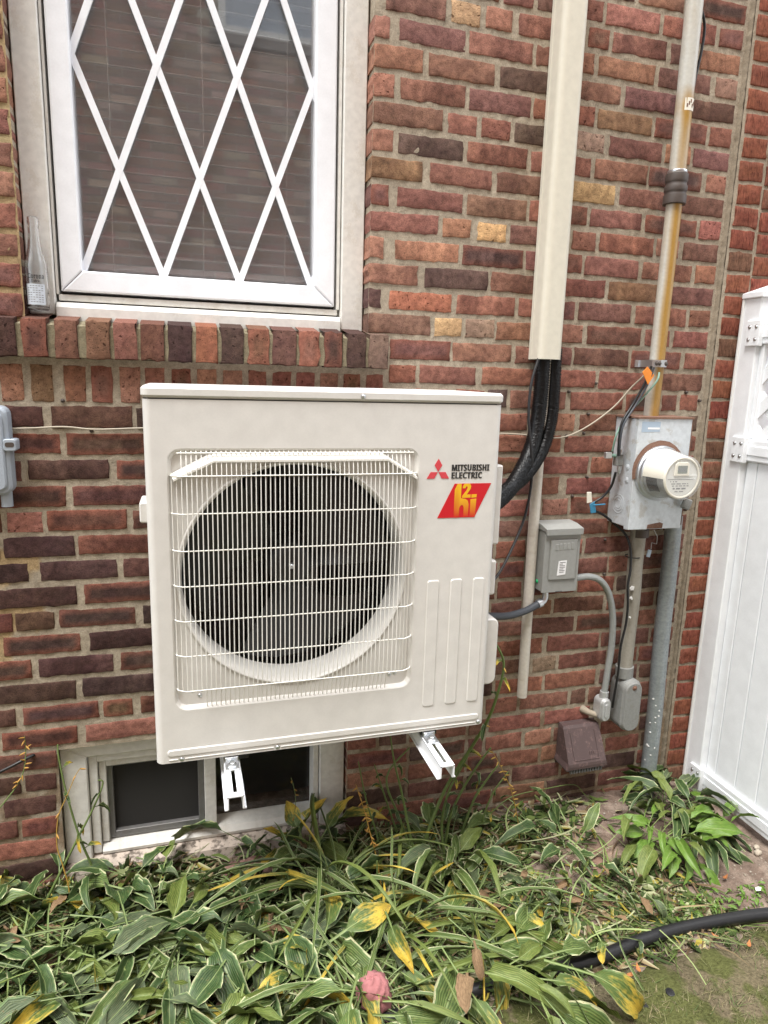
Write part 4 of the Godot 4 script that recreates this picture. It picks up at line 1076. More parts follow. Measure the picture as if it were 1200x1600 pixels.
func disconnect_switch():
	var x0 := 0.7385; var x1 := 0.866; var d := 0.078
	var t := thing("disconnect_box", "grey electrical disconnect box with white sticker beside the drain pipe", "electrical box", Vector3(0.8, 0.826, 0.0))
	part(bx(Vector3(x0, 0.828, 0.001), Vector3(x1, 1.03, d - 0.006), 0.003), "body", M.grey_box, t)
	var m := MB.new(); m.box(Vector3(x0 - 0.001, 0.826, d - 0.0055), Vector3(x1 + 0.001, 1.020, d), 0.002)
	m.prism(MB.rrect(x0 + 0.018, 0.868, x1 - 0.010, 1.004, 0.006), d - 0.001, d + 0.005, Transform3D.IDENTITY, 0.0035)
	var cv := part(m, "cover", M.grey_box, t)
	m = MB.new(); m.prism_x(P2([0.001, 1.0305, 0.001, 1.052, 0.05, 1.049, d + 0.011, 1.040, d + 0.011, 1.0205, d + 0.004, 1.0205, d + 0.004, 1.0305]), x0 - 0.003, x1 + 0.003, 0.0015)
	part(m, "hood", M.grey_box, t)
	# raised maker's lettering, too worn to read
	m = MB.new()
	for k in 5: m.prism(MB.rrect(x0 + 0.036 + k * 0.014, 0.968, x0 + 0.0465 + k * 0.014, 0.990, 0.003), d + 0.004, d + 0.0062, Transform3D(Basis.IDENTITY, Vector3(0, 0.0006 * k, 0)), 0.001)
	part(m, "embossing", M.grey_box, cv)
	m = MB.new(); m.prism(P2([0.786, 0.884, 0.8165, 0.887, 0.8185, 0.934, 0.789, 0.932]), d + 0.0045, d + 0.0058)
	part(m, "sticker", M.sticker, cv)
	m = MB.new()
	for k in 7:
		var y := 0.927 - k * 0.0055; var w := [0.022, 0.012, 0.020, 0.021, 0.015, 0.020, 0.017][k] as float
		m.quad(Vector3(0.7925, y, d + 0.0063), Vector3(0.7925 + w, y + 0.0003, d + 0.0063), Vector3(0.7925 + w, y + 0.0023, d + 0.0063), Vector3(0.7925, y + 0.002, d + 0.0063))
	part(m, "sticker_print", M.print_grey, cv)
	m = MB.new(); screw(m, Vector3(x0 - 0.001, 0.857, 0.045), Basis(Vector3.UP, -PI / 2), 0.006)
	part(m, "ground_screw", M.green_led, t)
	m = MB.new(); m.prism(MB.rrect(x0 + 0.05, 0.8268, x0 + 0.075, 0.8298, 0.001, 2), d - 0.001, d + 0.0006)
	part(m, "latch_slot", M.gap, t)
	# liquid-tight whip to the unit
	tube_thing("flexible_conduit", M.whip, "dark grey flexible conduit curving from the heat pump into the disconnect box", "conduit", path([[745, 962, 0.20], [768, 963, 0.14], [795, 962, 0.09], [822, 954, 0.065], [842, 943, 0.055]]), 0.0118, 14)
	m = MB.new(); m.tube(path([[840, 944, 0.055], [846, 941, 0.053]]), 0.0145, 14); m.tube(path([[846, 941, 0.053], [850, 938, 0.052], [852, 932, 0.050], [852, 924, 0.048]]), 0.0105, 12)
	single(m, "conduit_elbow", M.zinc, "small metal elbow fitting under the disconnect box", "fitting")
	# conduit out of the other side down to the fitting
	tube_thing("thin_conduit", M.grey_conduit, "thin grey metal conduit arching from the disconnect box to a small fitting", "conduit", path([[898, 903, 0.050], [922, 901, 0.050], [940, 909, 0.048], [952, 930, 0.046], [957.5, 965, 0.044], [955.5, 1010, 0.042], [950, 1045, 0.042], [944, 1084, 0.042]]), 0.0112, 14)
	var f := thing("conduit_fitting", "small silver conduit body with oval cover above the brown vent hood", "fitting", W(938, 1127, 0.04))
	var a := W(941, 1103, 0.042)
	m = MB.new(); m.tube([W(944.5, 1080, 0.042), W(943, 1091, 0.042)], 0.0155, 14)
	part(m, "compression_nut", M.lb, f)
	m = MB.new(); m.prism(MB.rrect(a.x - 0.021, a.y - 0.050, a.x + 0.021, a.y + 0.036, 0.019, 6), 0.016, 0.062, Transform3D.IDENTITY, 0.004)
	part(m, "body", M.lb, f)
	m = MB.new(); m.prism(MB.rrect(a.x - 0.017, a.y - 0.046, a.x + 0.017, a.y + 0.033, 0.016, 6), 0.061, 0.068, Transform3D.IDENTITY, 0.002)
	m.prism(MB.rrect(a.x - 0.007, a.y - 0.032, a.x + 0.007, a.y + 0.019, 0.0065, 5), 0.067, 0.0705, Transform3D.IDENTITY, 0.0015)
	part(m, "cover", M.lb, f)
	m = MB.new(); m.tube([Vector3(a.x - 0.012, a.y - 0.036, 0.04), Vector3(a.x - 0.04, a.y - 0.03, 0.02), Vector3(a.x - 0.05, a.y - 0.028, -0.005)], [0.009, 0.011, 0.014], 10)
	part(m, "sealant", M.caulk, f)
func meter():
	var x0 := 1.012; var x1 := 1.2115; var y0 := 1.036; var y1 := 1.3975; var d := 0.120
	var t := thing("meter_socket", "weathered silver electric meter box with rust stains on the brick wall", "electrical box", Vector3(1.11, y0, 0.0))
	part(bx(Vector3(x0, y0 + 0.006, 0.001), Vector3(x1, y1 - 0.004, d - 0.008), 0.003), "body", M.meter_box, t)
	var m := MB.new(); m.box(Vector3(x0 - 0.002, y0, d - 0.0075), Vector3(x1 + 0.002, y1, d), 0.002)
	m.box(Vector3(x0 - 0.0025, y0 - 0.0005, d - 0.022), Vector3(x0 + 0.0005, y1 - 0.004, d - 0.0072), 0.0008)
	var cv := part(m, "cover", M.meter_box, t)
	part(bx(Vector3(x0 - 0.004, y1 - 0.0035, -0.001), Vector3(x1 + 0.006, y1 + 0.0035, d + 0.004), 0.001), "top_flange", M.rust, t, "rusty top edge")
	part(bx(Vector3(x1 + 0.0022, y0 + 0.01, d - 0.018), Vector3(x1 + 0.0045, y1 - 0.004, d + 0.001), 0.0005), "side_seam", M.rust, t)
	m = MB.new(); m.prism(P2([x0 + 0.012, y1 - 0.045, x0 + 0.080, y1 - 0.043, x0 + 0.080, y1 - 0.012, x0 + 0.012, y1 - 0.012]), d - 0.001, d + 0.0008)
	part(m, "label", M.blue_label, cv)
	m = MB.new(); m.prism(P2([x0 + 0.034, y1 - 0.036, x0 + 0.078, y1 - 0.036, x0 + 0.078, y1 - 0.030, x0 + 0.034, y1 - 0.030]), d + 0.0006, d + 0.0012)
	part(m, "label_print", M.sticker, cv)
	# rust blotch at the hasp
	m = MB.new(); m.prism(P2([x0 + 0.070, y0 + 0.002, x0 + 0.128, y0 + 0.002, x0 + 0.130, y0 + 0.018, x0 + 0.118, y0 + 0.022, x0 + 0.100, y0 + 0.019, x0 + 0.072, y0 + 0.015]), d - 0.001, d + 0.0028, Transform3D.IDENTITY, 0.001)
	part(m, "hasp", M.rust, cv)
	# knockouts on the side: rings pressed into the sheet
	m = MB.new()
	for r in [0.014, 0.022, 0.031]:
		m.lathe([Vector2(r - 0.0014, 0.0), Vector2(r, 0.0012), Vector2(r + 0.0014, 0.0)], Transform3D(Basis(Vector3.UP, -PI / 2), Vector3(x0 - 0.0002, y0 + 0.075, 0.055)), 28)
	part(m, "knockout", M.meter_box, t)
	for q in [[y0 + 0.20, 0.085], [y0 + 0.158, 0.088]]:
		m = MB.new(); m.lathe([Vector2(0.0, 0.003), Vector2(0.008, 0.002), Vector2(0.011, 0.0)], Transform3D(Basis(Vector3.UP, -PI / 2), Vector3(x0, q[0], q[1])), 14)
		part(m, "dimple", M.meter_box, t)
	# brown sealing band round the opening
	var c := Vector3(1.103, 1.222, d)
	m = MB.new(); var ra := []; var rb := []
	for k in 33:
		var a := deg_to_rad(-8 + 200.0 * k / 32)
		var w := 0.010 + 0.006 * sin(PI * k / 32.0) + 0.002 * nz.get_noise_1d(k * 40.0)
		ra.append(c + Vector3(cos(a) * 0.088, sin(a) * 0.088, 0.0035)); rb.append(c + Vector3(cos(a) * (0.088 + w), sin(a) * (0.088 + w), 0.0008))
	for k in 32: m.quad(rb[k], rb[k + 1], ra[k + 1], ra[k])
	part(m, "sealing_band", M.rust, cv)
	# the meter plugs into the socket
	var e := thing("electric_meter", "round electric meter with small display plugged into the silver box", "meter", Vector3(c.x, c.y - 0.085, d))
	var xf := Transform3D(Basis.IDENTITY, c)
	m = MB.new(); m.lathe([Vector2(0.088, 0.0005), Vector2(0.089, 0.010), Vector2(0.085, 0.014), Vector2(0.083, 0.016), Vector2(0.083, 0.024), Vector2(0.079, 0.027)], xf, 48)
	part(m, "ring", M.zinc, e)
	m = MB.new(); m.lathe([Vector2(0.080, 0.020), Vector2(0.0785, 0.034), Vector2(0.074, 0.055), Vector2(0.068, 0.098), Vector2(0.066, 0.108)], xf, 30, -0.06, PI + 0.06)
	var body := part(m, "body", M.ivory, e)
	m = MB.new(); m.lathe([Vector2(0.078, 0.020), Vector2(0.0765, 0.034), Vector2(0.071, 0.055), Vector2(0.065, 0.098), Vector2(0.0645, 0.106)], xf, 30, PI, TAU)
	part(m, "lower_body", M.meter_inside, e)
	m = MB.new(); m.lathe([Vector2(0.0765, 0.040), Vector2(0.0715, 0.060), Vector2(0.0690, 0.082)], xf, 8, PI + 0.08, PI + 0.75)
	part(m, "terminal_slot", M.print, e)
	m = MB.new(); m.lathe([Vector2(0.066, 0.108), Vector2(0.064, 0.1125), Vector2(0.060, 0.1130), Vector2(0.058, 0.1100)], xf, 48)
	part(m, "rim", M.ivory, body)
	m = MB.new(); var fz := 0.1085
	m.lathe([Vector2(0.0, fz), Vector2(0.0595, fz)], xf, 48)
	var fp := part(m, "face_plate", M.meter_face, e)
	m = MB.new(); m.prism(P2([-0.030, 0.006, 0.024, 0.006, 0.024, 0.040, 0.016, 0.048, -0.022, 0.048, -0.030, 0.040]), fz + 0.0003, fz + 0.004, xf, 0.0015)
	part(m, "display_bezel", M.ivory, fp)
	m = MB.new(); m.prism(MB.rrect(-0.020, 0.014, 0.015, 0.038, 0.002), fz + 0.0035, fz + 0.0046, xf)
	part(m, "display", M.lcd, fp)
	m = MB.new()
	for k in 4: m.prism(MB.rrect(-0.016 + k * 0.007, 0.020, -0.012 + k * 0.007, 0.032, 0.0005, 1), fz + 0.0044, fz + 0.0050, xf)
	m.prism(P2([-0.060 + 0.01, -0.004, 0.05, -0.004, 0.05, -0.0052, -0.05, -0.0052]), fz + 0.0002, fz + 0.0008, xf)
	for q in [[-0.040, -0.013, 0.006], [-0.030, -0.013, 0.018], [-0.040, -0.020, 0.070], [-0.032, -0.0265, 0.010], [-0.018, -0.0265, 0.024], [0.010, -0.0265, 0.02], [-0.028, -0.036, 0.052], [-0.020, -0.044, 0.036]]:
		var seg := int(q[2] / 0.004)
		for k in seg:
			if (k * 7 + int(absf(q[1]) * 1000)) % 5 == 0: continue
			var hh := 0.0048 if absf(q[1] + 0.036) < 0.001 else 0.0026
			m.prism(P2([q[0] + k * 0.004, q[1], q[0] + k * 0.004 + 0.003, q[1], q[0] + k * 0.004 + 0.003, q[1] + hh, q[0] + k * 0.004, q[1] + hh]), fz + 0.0002, fz + 0.0007, xf)
	part(m, "print", M.print_grey, fp)
	m = MB.new(); m.lathe([Vector2(0.0, 0.016), Vector2(0.0075, 0.0155), Vector2(0.009, 0.012), Vector2(0.010, 0.0)], Transform3D(Basis.IDENTITY, c + Vector3(0.036, 0.004, fz)), 16)
	part(m, "optical_port", M.clear, fp)
	m = MB.new(); m.lathe([Vector2(0.0825, 0.018), Vector2(0.0815, 0.034), Vector2(0.077, 0.058), Vector2(0.071, 0.102), Vector2(0.069, 0.116), Vector2(0.064, 0.1205), Vector2(0.0, 0.1215)], xf, 48)
	part(m, "glass_cover", M.clear, e)
	# barrel lock on the far side of the ring
	var lk := thing("barrel_lock", "small grey barrel lock hanging on the rim of the meter box", "lock", Vector3(1.212, 1.10, 0.13))
	m = MB.new(); m.lathe([Vector2(0.0, 0.0), Vector2(0.013, 0.0), Vector2(0.0145, 0.003), Vector2(0.0145, 0.030), Vector2(0.012, 0.034), Vector2(0.0, 0.034)], Transform3D(Basis(Vector3.RIGHT, -PI / 2) * Basis(Vector3.UP, 0.35), Vector3(1.204, 1.105, 0.140)), 16)
	part(m, "barrel", M.cast, lk)
	m = MB.new(); m.tube(curve([Vector3(1.196, 1.135, 0.135), Vector3(1.186, 1.15, 0.13), Vector3(1.180, 1.16, 0.126)]), 0.006, 8)
	part(m, "hasp_pin", M.cast, lk)
	# seal tag under the box
	var tg := thing("seal_tag", "small clear utility seal tag dangling under the meter box", "tag", W(1016, 872, 0.07))
	m = MB.new(); m.tube([W(1022, 828, 0.09), W(1027, 838, 0.085), W(1026, 850, 0.08), W(1018, 848, 0.08), W(1017, 858, 0.075)], 0.0012, 5)
	part(m, "wire", M.steel, tg)
	var a := W(1013, 864, 0.07)
	m = MB.new(); m.prism(P2([-0.009, -0.012, 0.006, -0.015, 0.010, 0.010, -0.004, 0.013]), 0, 0.004, Transform3D(Basis.IDENTITY, a), 0.001)
	part(m, "tag", M.blue_label, tg)
func mast():
	# service mast: grey above, stained amber below
	var t := thing("service_mast", "grey and amber stained service mast pipe rising above the meter box", "pipe", Vector3(1.108, 1.42, 0.05))
	var seg := 18
	var stain := func(m: MB, amber: Callable):
		for i in m.v.size():
			var side := m.n[i].x * 0.55 + m.n[i].z * 0.75
			var k: float = amber.call(m.v[i].y, side) + 0.30 * nz.get_noise_3d(m.v[i].x * 600, m.v[i].y * 60, m.v[i].z * 600)
			m.c[i] = Color(0.56, 0.55, 0.50).lerp(Color(0.40, 0.235, 0.055), clampf(k, 0, 1))
	var m := MB.new(); var pts := []
	for k in 40: pts.append(Vector3(lerpf(1.110, 1.104, k / 39.0), lerpf(2.10, 3.3, k / 39.0), 0.05))
	m.tube(pts, 0.0252, seg)
	stain.call(m, func(y: float, side: float): return 0.0 if y > 2.36 else sst(2.36, 2.33, y) * (0.62 * sst(-0.1, 0.5, side) + 0.16) + 0.40 * sst(2.27, 2.31, y) * sst(2.36, 2.34, y))
	part(m, "upper_pipe", M.mast, t, "bright grey upper pipe with a rust streak below its sticker")
	m = MB.new(); pts = []
	for k in 30: pts.append(Vector3(lerpf(1.107, 1.111, k / 29.0), lerpf(1.395, 2.08, k / 29.0), 0.05))
	m.tube(pts, 0.0238, seg)
	stain.call(m, func(y: float, side: float): return 0.12 + 0.9 * sst(0.02, 0.42, side))
	part(m, "lower_pipe", M.mast, t, "amber stained lower pipe")
	m = MB.new(); var cx := Transform3D(Basis(Vector3.RIGHT, -PI / 2), Vector3(1.1105, 2.046, 0.05))
	m.lathe([Vector2(0.024, 0.0), Vector2(0.033, 0.0), Vector2(0.034, 0.002), Vector2(0.034, 0.026), Vector2(0.0315, 0.028), Vector2(0.0315, 0.036), Vector2(0.034, 0.038), Vector2(0.034, 0.052), Vector2(0.0305, 0.055), Vector2(0.0305, 0.064), Vector2(0.033, 0.066), Vector2(0.033, 0.086), Vector2(0.030, 0.089), Vector2(0.025, 0.089)], cx, 28)
	part(m, "coupling", M.coupling, t)
	m = MB.new(); m.lathe([Vector2(0.0255, 0.089), Vector2(0.0285, 0.0895), Vector2(0.0285, 0.097), Vector2(0.0255, 0.098)], cx, 28)
	part(m, "locking_ring", M.zinc, t)
	# sticker
	var s := MB.new(); var sy := 2.305
	for k in 7:
		var a0 := lerpf(-2.2, -0.5, k / 7.0); var a1 := lerpf(-2.2, -0.5, (k + 1) / 7.0); var r := 0.0257
		var f := func(a: float, y: float) -> Vector3: return Vector3(1.1102 + r * cos(a), y, 0.05 - r * sin(a))
		s.quad(f.call(a0, sy), f.call(a1, sy), f.call(a1, sy + 0.034), f.call(a0, sy + 0.034))
	var st := part(s, "sticker", M.white_tag, t)
	s = MB.new()
	for k in 6:
		var a0 := -2.0 + k * 0.22; var r := 0.0260
		var f := func(a: float, y: float) -> Vector3: return Vector3(1.1102 + r * cos(a), y, 0.05 - r * sin(a))
		var y := sy + 0.008 + 0.006 * (k % 3)
		s.quad(f.call(a0, y), f.call(a0 + 0.17, y), f.call(a0 + 0.17, y + 0.010), f.call(a0, y + 0.010))
	part(s, "sticker_print", M.rust, st)
	# strap at the lower end
	m = MB.new(); m.prism_y(P2([1.062, -0.0, 1.075, -0.0, 1.078, -0.055, 1.085, -0.075, 1.10, -0.080, 1.118, -0.078, 1.132, -0.066, 1.136, -0.05, 1.138, -0.0, 1.158, -0.0, 1.158, -0.004, 1.142, -0.006, 1.139, -0.06, 1.120, -0.083, 1.098, -0.084, 1.076, -0.070, 1.072, -0.006, 1.062, -0.004]), 1.556, 1.578)
	part(m, "strap", M.zinc, t)
	for x in [1.083, 1.095, 1.118]:
		m = MB.new(); screw(m, Vector3(x, 1.567, 0.083), Basis.IDENTITY, 0.006)
		part(m, "strap_screw", M.coupling, t)
	tube_thing("mast_cable", M.black, "thin black cable running down beside the upper mast pipe", "cable", path([[1093, 10, 0.05], [1098, 22, 0.035], [1101, 45, 0.03], [1096, 80, 0.03], [1088, 115, 0.03], [1081, 150, 0.035], [1076, 185, 0.04], [1073, 205, 0.05]]), 0.0042, 8)
	# wires fanning out at the strap
	tube_thing("ground_wire", M.green_wire, "pale green ground wire running from the mast strap to the meter box", "wire", path([[1030, 582, 0.085], [1027, 594, 0.09], [1013, 612, 0.08], [995, 632, 0.07], [976, 655, 0.075], [963, 680, 0.08], [957, 705, 0.065]]), 0.0032, 7)
	tube_thing("black_drop_cable", M.black, "black coaxial cable dropping from the mast strap to the meter box", "cable", path([[1018, 572, 0.09], [1008, 598, 0.085], [990, 630, 0.075], [972, 660, 0.085], [967, 690, 0.085], [966, 712, 0.075]]), 0.0040, 8)
	tube_thing("grey_drop_cable", M.whip, "dark grey coaxial cable dropping close beside the black one", "cable", path([[1022, 574, 0.09], [1012, 600, 0.088], [994, 632, 0.08], [975, 662, 0.09], [969, 690, 0.09], [968, 712, 0.08]]), 0.0034, 8)
	var g := thing("ground_block", "small metal grounding block with coax connectors on the meter box side", "connector", W(966, 730, 0.06))
	var a := W(966, 718, 0.06)
	part(bx(a + Vector3(-0.012, -0.020, -0.012), a + Vector3(0.012, 0.018, 0.012), 0.003), "block", M.cast, g)
	for q in [[0.0, 0.018, 1.0], [0.0, -0.020, -1.0]]:
		m = MB.new(); m.lathe([Vector2(0.008, 0.0), Vector2(0.008, 0.014), Vector2(0.0055, 0.016), Vector2(0.0055, 0.024), Vector2(0.0, 0.024)], Transform3D(Basis(Vector3.RIGHT, -PI / 2 * q[2]), a + Vector3(q[0], q[1], 0.01)), 6)
		part(m, "connector", M.zinc, g)
	m = MB.new(); m.tube([a + Vector3(-0.01, 0.012, 0.0), a + Vector3(-0.032, 0.014, 0.0)], 0.006, 8)
	part(m, "ground_screw", M.green_wire, g)
	m = MB.new(); m.box(a + Vector3(-0.052, 0.004, -0.006), a + Vector3(-0.030, 0.024, 0.008), 0.002)
	part(m, "terminal", M.steel, g)
	tube_thing("coaxial_cable", M.black, "black coaxial cable looping from the grounding block down along the old conduit", "cable", path([[962, 738, 0.065], [955, 760, 0.05], [942, 776, 0.04], [928, 786, 0.035], [928, 796, 0.03], [945, 806, 0.025], [962, 820, 0.03], [978, 836, 0.05], [985, 858, 0.075], [985, 890, 0.082], [981, 915, 0.085], [981, 945, 0.085], [978, 975, 0.08], [970, 1010, 0.075], [966, 1050, 0.07], [960, 1085, 0.06], [957, 1105, 0.05]]), 0.0042, 8)
	m = MB.new()
	var b := W(920, 776, 0.045)
	m.prism(P2([-0.013, -0.018, 0.006, -0.022, 0.012, 0.012, -0.004, 0.018]), 0, 0.003, Transform3D(Basis(Vector3.BACK, 0.35), b), 0.001)
	single(m, "cable_tag", M.white_tag, "small cream paper tag tied to the coaxial cable", "tag")
	b = W(926, 792, 0.045); m = MB.new()
	m.prism(P2([-0.010, -0.020, 0.010, -0.022, 0.008, 0.018, -0.012, 0.012]), 0, 0.003, Transform3D(Basis(Vector3.BACK, 0.2), b), 0.001); m.tube([b + Vector3(0, 0.006, 0.002), b + Vector3(0.045, 0.008, 0.002)], 0.0025, 6)
	single(m, "zip_tie", M.blue_tag, "small blue cable tie tag on the coaxial cable", "tag")
	b = W(1012, 588, 0.095); m = MB.new()
	m.prism(P2([-0.028, 0.012, 0.004, -0.026, 0.030, 0.004, -0.006, 0.030]), 0, 0.0015, Transform3D(Basis(Vector3.UP, 0.25), b), 0.0004)
	single(m, "orange_tag", M.orange, "orange warning tag on the wires below the mast strap", "tag")
	# thin cable along the wall, passing behind the heat pump
	tube_thing("telephone_cable", M.beige_wire, "thin beige cable stapled along the brick wall behind the heat pump", "cable", path([[1013, 580, 0.09], [1003, 590, 0.06], [985, 607, 0.025], [962, 633, 0.010], [935, 655, 0.008], [908, 672, 0.008], [884, 682, 0.008], [860, 684, 0.008], [800, 678, 0.008], [700, 676, 0.007], [500, 672, 0.007], [300, 669, 0.007], [222, 669, 0.007], [150, 671, 0.007], [100, 667, 0.007], [50, 669, 0.007], [8, 670, 0.007]]), 0.0026, 6)
	for q in [[143, 673], [98, 626], [885, 681], [912, 677], [919, 647], [889, 612], [1072, 613], [917, 745], [894, 775], [944, 897], [945, 843], [931, 599], [1093, 626]]:
		m = MB.new(); var p := W(q[0], q[1], 0.0)
		m.lathe([Vector2(0.0, 0.007), Vector2(0.0036, 0.0062), Vector2(0.0052, 0.003), Vector2(0.0052, -0.006)], Transform3D(Basis.IDENTITY, p), 10)
		single(m, "wall_plug", M.coupling, "small dark cable staple or plug left in the brick wall joints", "staple", "dark plugs and staples in the brick wall")
func conduits():
	var t := thing("old_conduit", "old grey conduit with chipped paint from meter box to a long fitting", "conduit", W(977, 1050, 0.04))
	var m := MB.new(); m.tube(path([[999, 815, 0.058], [997, 838, 0.058], [992, 885, 0.056], [989, 930, 0.052], [984, 970, 0.044], [980, 1005, 0.042], [975, 1052, 0.042]]), 0.0255, 18)
	part(m, "pipe", M.old_conduit, t)
	m = MB.new(); m.tube(path([[1000, 826, 0.058], [999, 838, 0.058]]), 0.030, 18)
	part(m, "coupling", M.coupling, t)
	var p := W(989, 869, 0.0565); m = MB.new()
	m.lathe([Vector2(0.0265, -0.002), Vector2(0.0278, 0.0), Vector2(0.0265, 0.002)], Transform3D(Basis(Vector3.RIGHT, -PI / 2), p), 18)
	part(m, "cable_tie", M.black, t)
	# paint chips
	for q in [[988, 920, 0.011], [987, 935, 0.006], [985, 965, 0.005]]:
		m = MB.new()
		var c := W(q[0], q[1], 0.077); var pl := PackedVector2Array()
		for k in 8: pl.append(Vector2(cos(TAU * k / 8), sin(TAU * k / 8)) * q[2] * R(0.4, 1.0))
		m.prism(pl, -0.006, 0.0006, Transform3D(Basis.IDENTITY, c))
		part(m, "paint_chip", M.caulk_white, t)
	var b := thing("conduit_fitting", "long grey cast conduit body with rounded cover at the old conduit foot", "fitting", W(972, 1138, 0.04))
	var a := W(975, 1094, 0.045)
	m = MB.new(); m.tube([W(976, 1040, 0.044), W(975, 1056, 0.044)], [0.0315, 0.0305], 18)
	part(m, "hub", M.cast, b)
	m = MB.new(); m.prism(MB.rrect(a.x - 0.037, a.y - 0.098, a.x + 0.037, a.y + 0.095, 0.034, 7), 0.004, 0.088, Transform3D.IDENTITY, 0.008)
	part(m, "body", M.cast, b)
	m = MB.new(); m.prism(MB.rrect(a.x - 0.033, a.y - 0.094, a.x + 0.033, a.y + 0.088, 0.031, 7), 0.087, 0.095, Transform3D.IDENTITY, 0.003)
	var cv := part(m, "cover", M.cast, b)
	m = MB.new(); screw(m, a + Vector3(0, 0.070, 0.050), Basis.IDENTITY, 0.008)
	part(m, "cover_screw", M.rust, cv)
	# galvanised pipe into the ground
	var g := thing("galvanised_pipe", "tall galvanised steel pipe from the meter box into the ground", "pipe", Vector3(1.268, 0, 0.04))
	m = MB.new(); var pts := []; 
	for k in 24: pts.append(Vector3(lerpf(1.252, 1.270, k / 23.0) + 0.0015 * sin(k * 0.5), lerpf(1.06, -0.05, k / 23.0), 0.041))
	m.tube(pts, 0.0275, 20)
	part(m, "pipe", M.galv, g)
	m = MB.new(); rng.seed = 77
	for k in 13:
		var y := R(0.14, 0.40); var an := R(0.2, 1.5); var r := 0.0277
		var c := Vector3(lerpf(1.252, 1.270, (1.06 - y) / 1.11) - r * cos(an), y, 0.041 + r * sin(an)); var pl := PackedVector2Array()
		for j in 6: pl.append(Vector2(cos(TAU * j / 6), sin(TAU * j / 6)) * R(0.0015, 0.0045))
		m.prism(pl, -0.002, 0.0007, Transform3D(Basis(Vector3.UP, an - PI / 2), c))
	part(m, "paint_speck", M.caulk_white, g).set_meta("kind", "stuff")
func vent_hood():
	var t := thing("vent_hood", "faded brown plastic dryer vent hood near the ground", "vent hood", Vector3(0.96, 0.16, 0.0))
	var m := MB.new()
	var b := [Vector3(0.889, 0.155, 0.002), Vector3(1.036, 0.155, 0.002), Vector3(1.034, 0.312, 0.002), Vector3(0.892, 0.312, 0.002)]
	m.prism(P2([b[0].x, b[0].y, b[1].x, b[1].y, b[2].x, b[2].y, b[3].x, b[3].y]), 0.001, 0.010, Transform3D.IDENTITY, 0.002)
	part(m, "back_plate", M.vent, t)
	# wedge: top lip, sloping front, side cheeks, open below
	m = MB.new()
	var prof := [Vector2(0.010, 0.311), Vector2(0.030, 0.309), Vector2(0.038, 0.301), Vector2(0.094, 0.196), Vector2(0.096, 0.186), Vector2(0.096, 0.176)]
	for k in prof.size() - 1:
		var w0 := 0.066 + 0.003 * k; var w1 := 0.066 + 0.003 * (k + 1); var cx := 0.9625
		m.quad(Vector3(cx - w1, prof[k + 1].y, prof[k + 1].x), Vector3(cx + w1, prof[k + 1].y, prof[k + 1].x), Vector3(cx + w0, prof[k].y, prof[k].x), Vector3(cx - w0, prof[k].y, prof[k].x))
		m.quad(Vector3(cx - w1, prof[k + 1].y, 0.008), Vector3(cx - w1, prof[k + 1].y, prof[k + 1].x), Vector3(cx - w0, prof[k].y, prof[k].x), Vector3(cx - w0, prof[k].y, 0.008))
		m.quad(Vector3(cx + w1, prof[k + 1].y, prof[k + 1].x), Vector3(cx + w1, prof[k + 1].y, 0.008), Vector3(cx + w0, prof[k].y, 0.008), Vector3(cx + w0, prof[k].y, prof[k].x))
	var hood := part(m, "hood", M.vent, t)
	# raised panel on the slope
	m = MB.new(); var s := Basis(Vector3.RIGHT, -atan2(0.056, 0.105)); var mid := Vector3(0.9625, 0.2485, 0.0668)
	var xf := Transform3D(s, mid)
	for q in [[-0.050, -0.048, -0.047, 0.048], [0.047, -0.048, 0.050, 0.048], [-0.050, -0.050, 0.050, -0.047], [0.014, -0.034, 0.018, -0.022], [0.022, -0.034, 0.026, -0.022], [0.030, -0.034, 0.038, -0.022]]: m.prism(MB.rrect(q[0], q[1], q[2], q[3], 0.001, 1), -0.002, 0.0016, xf, 0.0006)
	part(m, "raised_rib", M.vent, hood)
	for k in 12:
		m = MB.new(); m.box(Vector3(0.900 + k * 0.0108, 0.158, 0.078), Vector3(0.9065 + k * 0.0108, 0.178, 0.092), 0.001)
		part(m, "louvre_tooth", M.fins, t)
	m = MB.new(); m.box(Vector3(0.888, 0.166, 0.010), Vector3(1.037, 0.170, 0.086))
	part(m, "damper", M.fins, t)
func left_box():
	var t := thing("utility_box", "pale grey blue plastic utility box with side latch under the sill", "utility box", Vector3(-0.87, 1.15, 0.0))
	var x1 := W(15, 700, 0.05).x
	var m := MB.new(); m.prism(MB.rrect(-0.99, 1.178, x1, 1.402, 0.022, 5), 0.001, 0.055, Transform3D.IDENTITY, 0.006)
	m.prism(MB.rrect(-0.98, 1.19, x1 - 0.010, 1.392, 0.018, 5), 0.054, 0.062, Transform3D.IDENTITY, 0.004)
	part(m, "case", M.phone_box, t)
	var l := W(17, 694, 0.045)
	m = MB.new(); m.prism(MB.rrect(l.x - 0.015, l.y - 0.016, l.x + 0.015, l.y + 0.014, 0.006), 0.02, 0.062, Transform3D.IDENTITY, 0.002)
	var la := part(m, "latch", M.phone_box, t)
	m = MB.new(); m.prism(MB.rrect(l.x - 0.010, l.y - 0.006, l.x + 0.011, l.y + 0.006, 0.005), 0.0615, 0.0626)
	part(m, "latch_slot", M.coupling, la)
	m = MB.new(); m.tube([Vector3(x1 - 0.02, 1.19, 0.03), Vector3(x1 - 0.02, 1.145, 0.03)], 0.014, 12)
	part(m, "cable_gland", M.phone_box, t)
	tube_thing("wall_wire", M.black, "short black wire sticking out of the brick by the basement window", "wire", path([[-40, 1222, 0.03], [0, 1206, 0.03], [30, 1191, 0.02], [50, 1181, 0.004], [54, 1179, -0.006]]), 0.0045, 8)
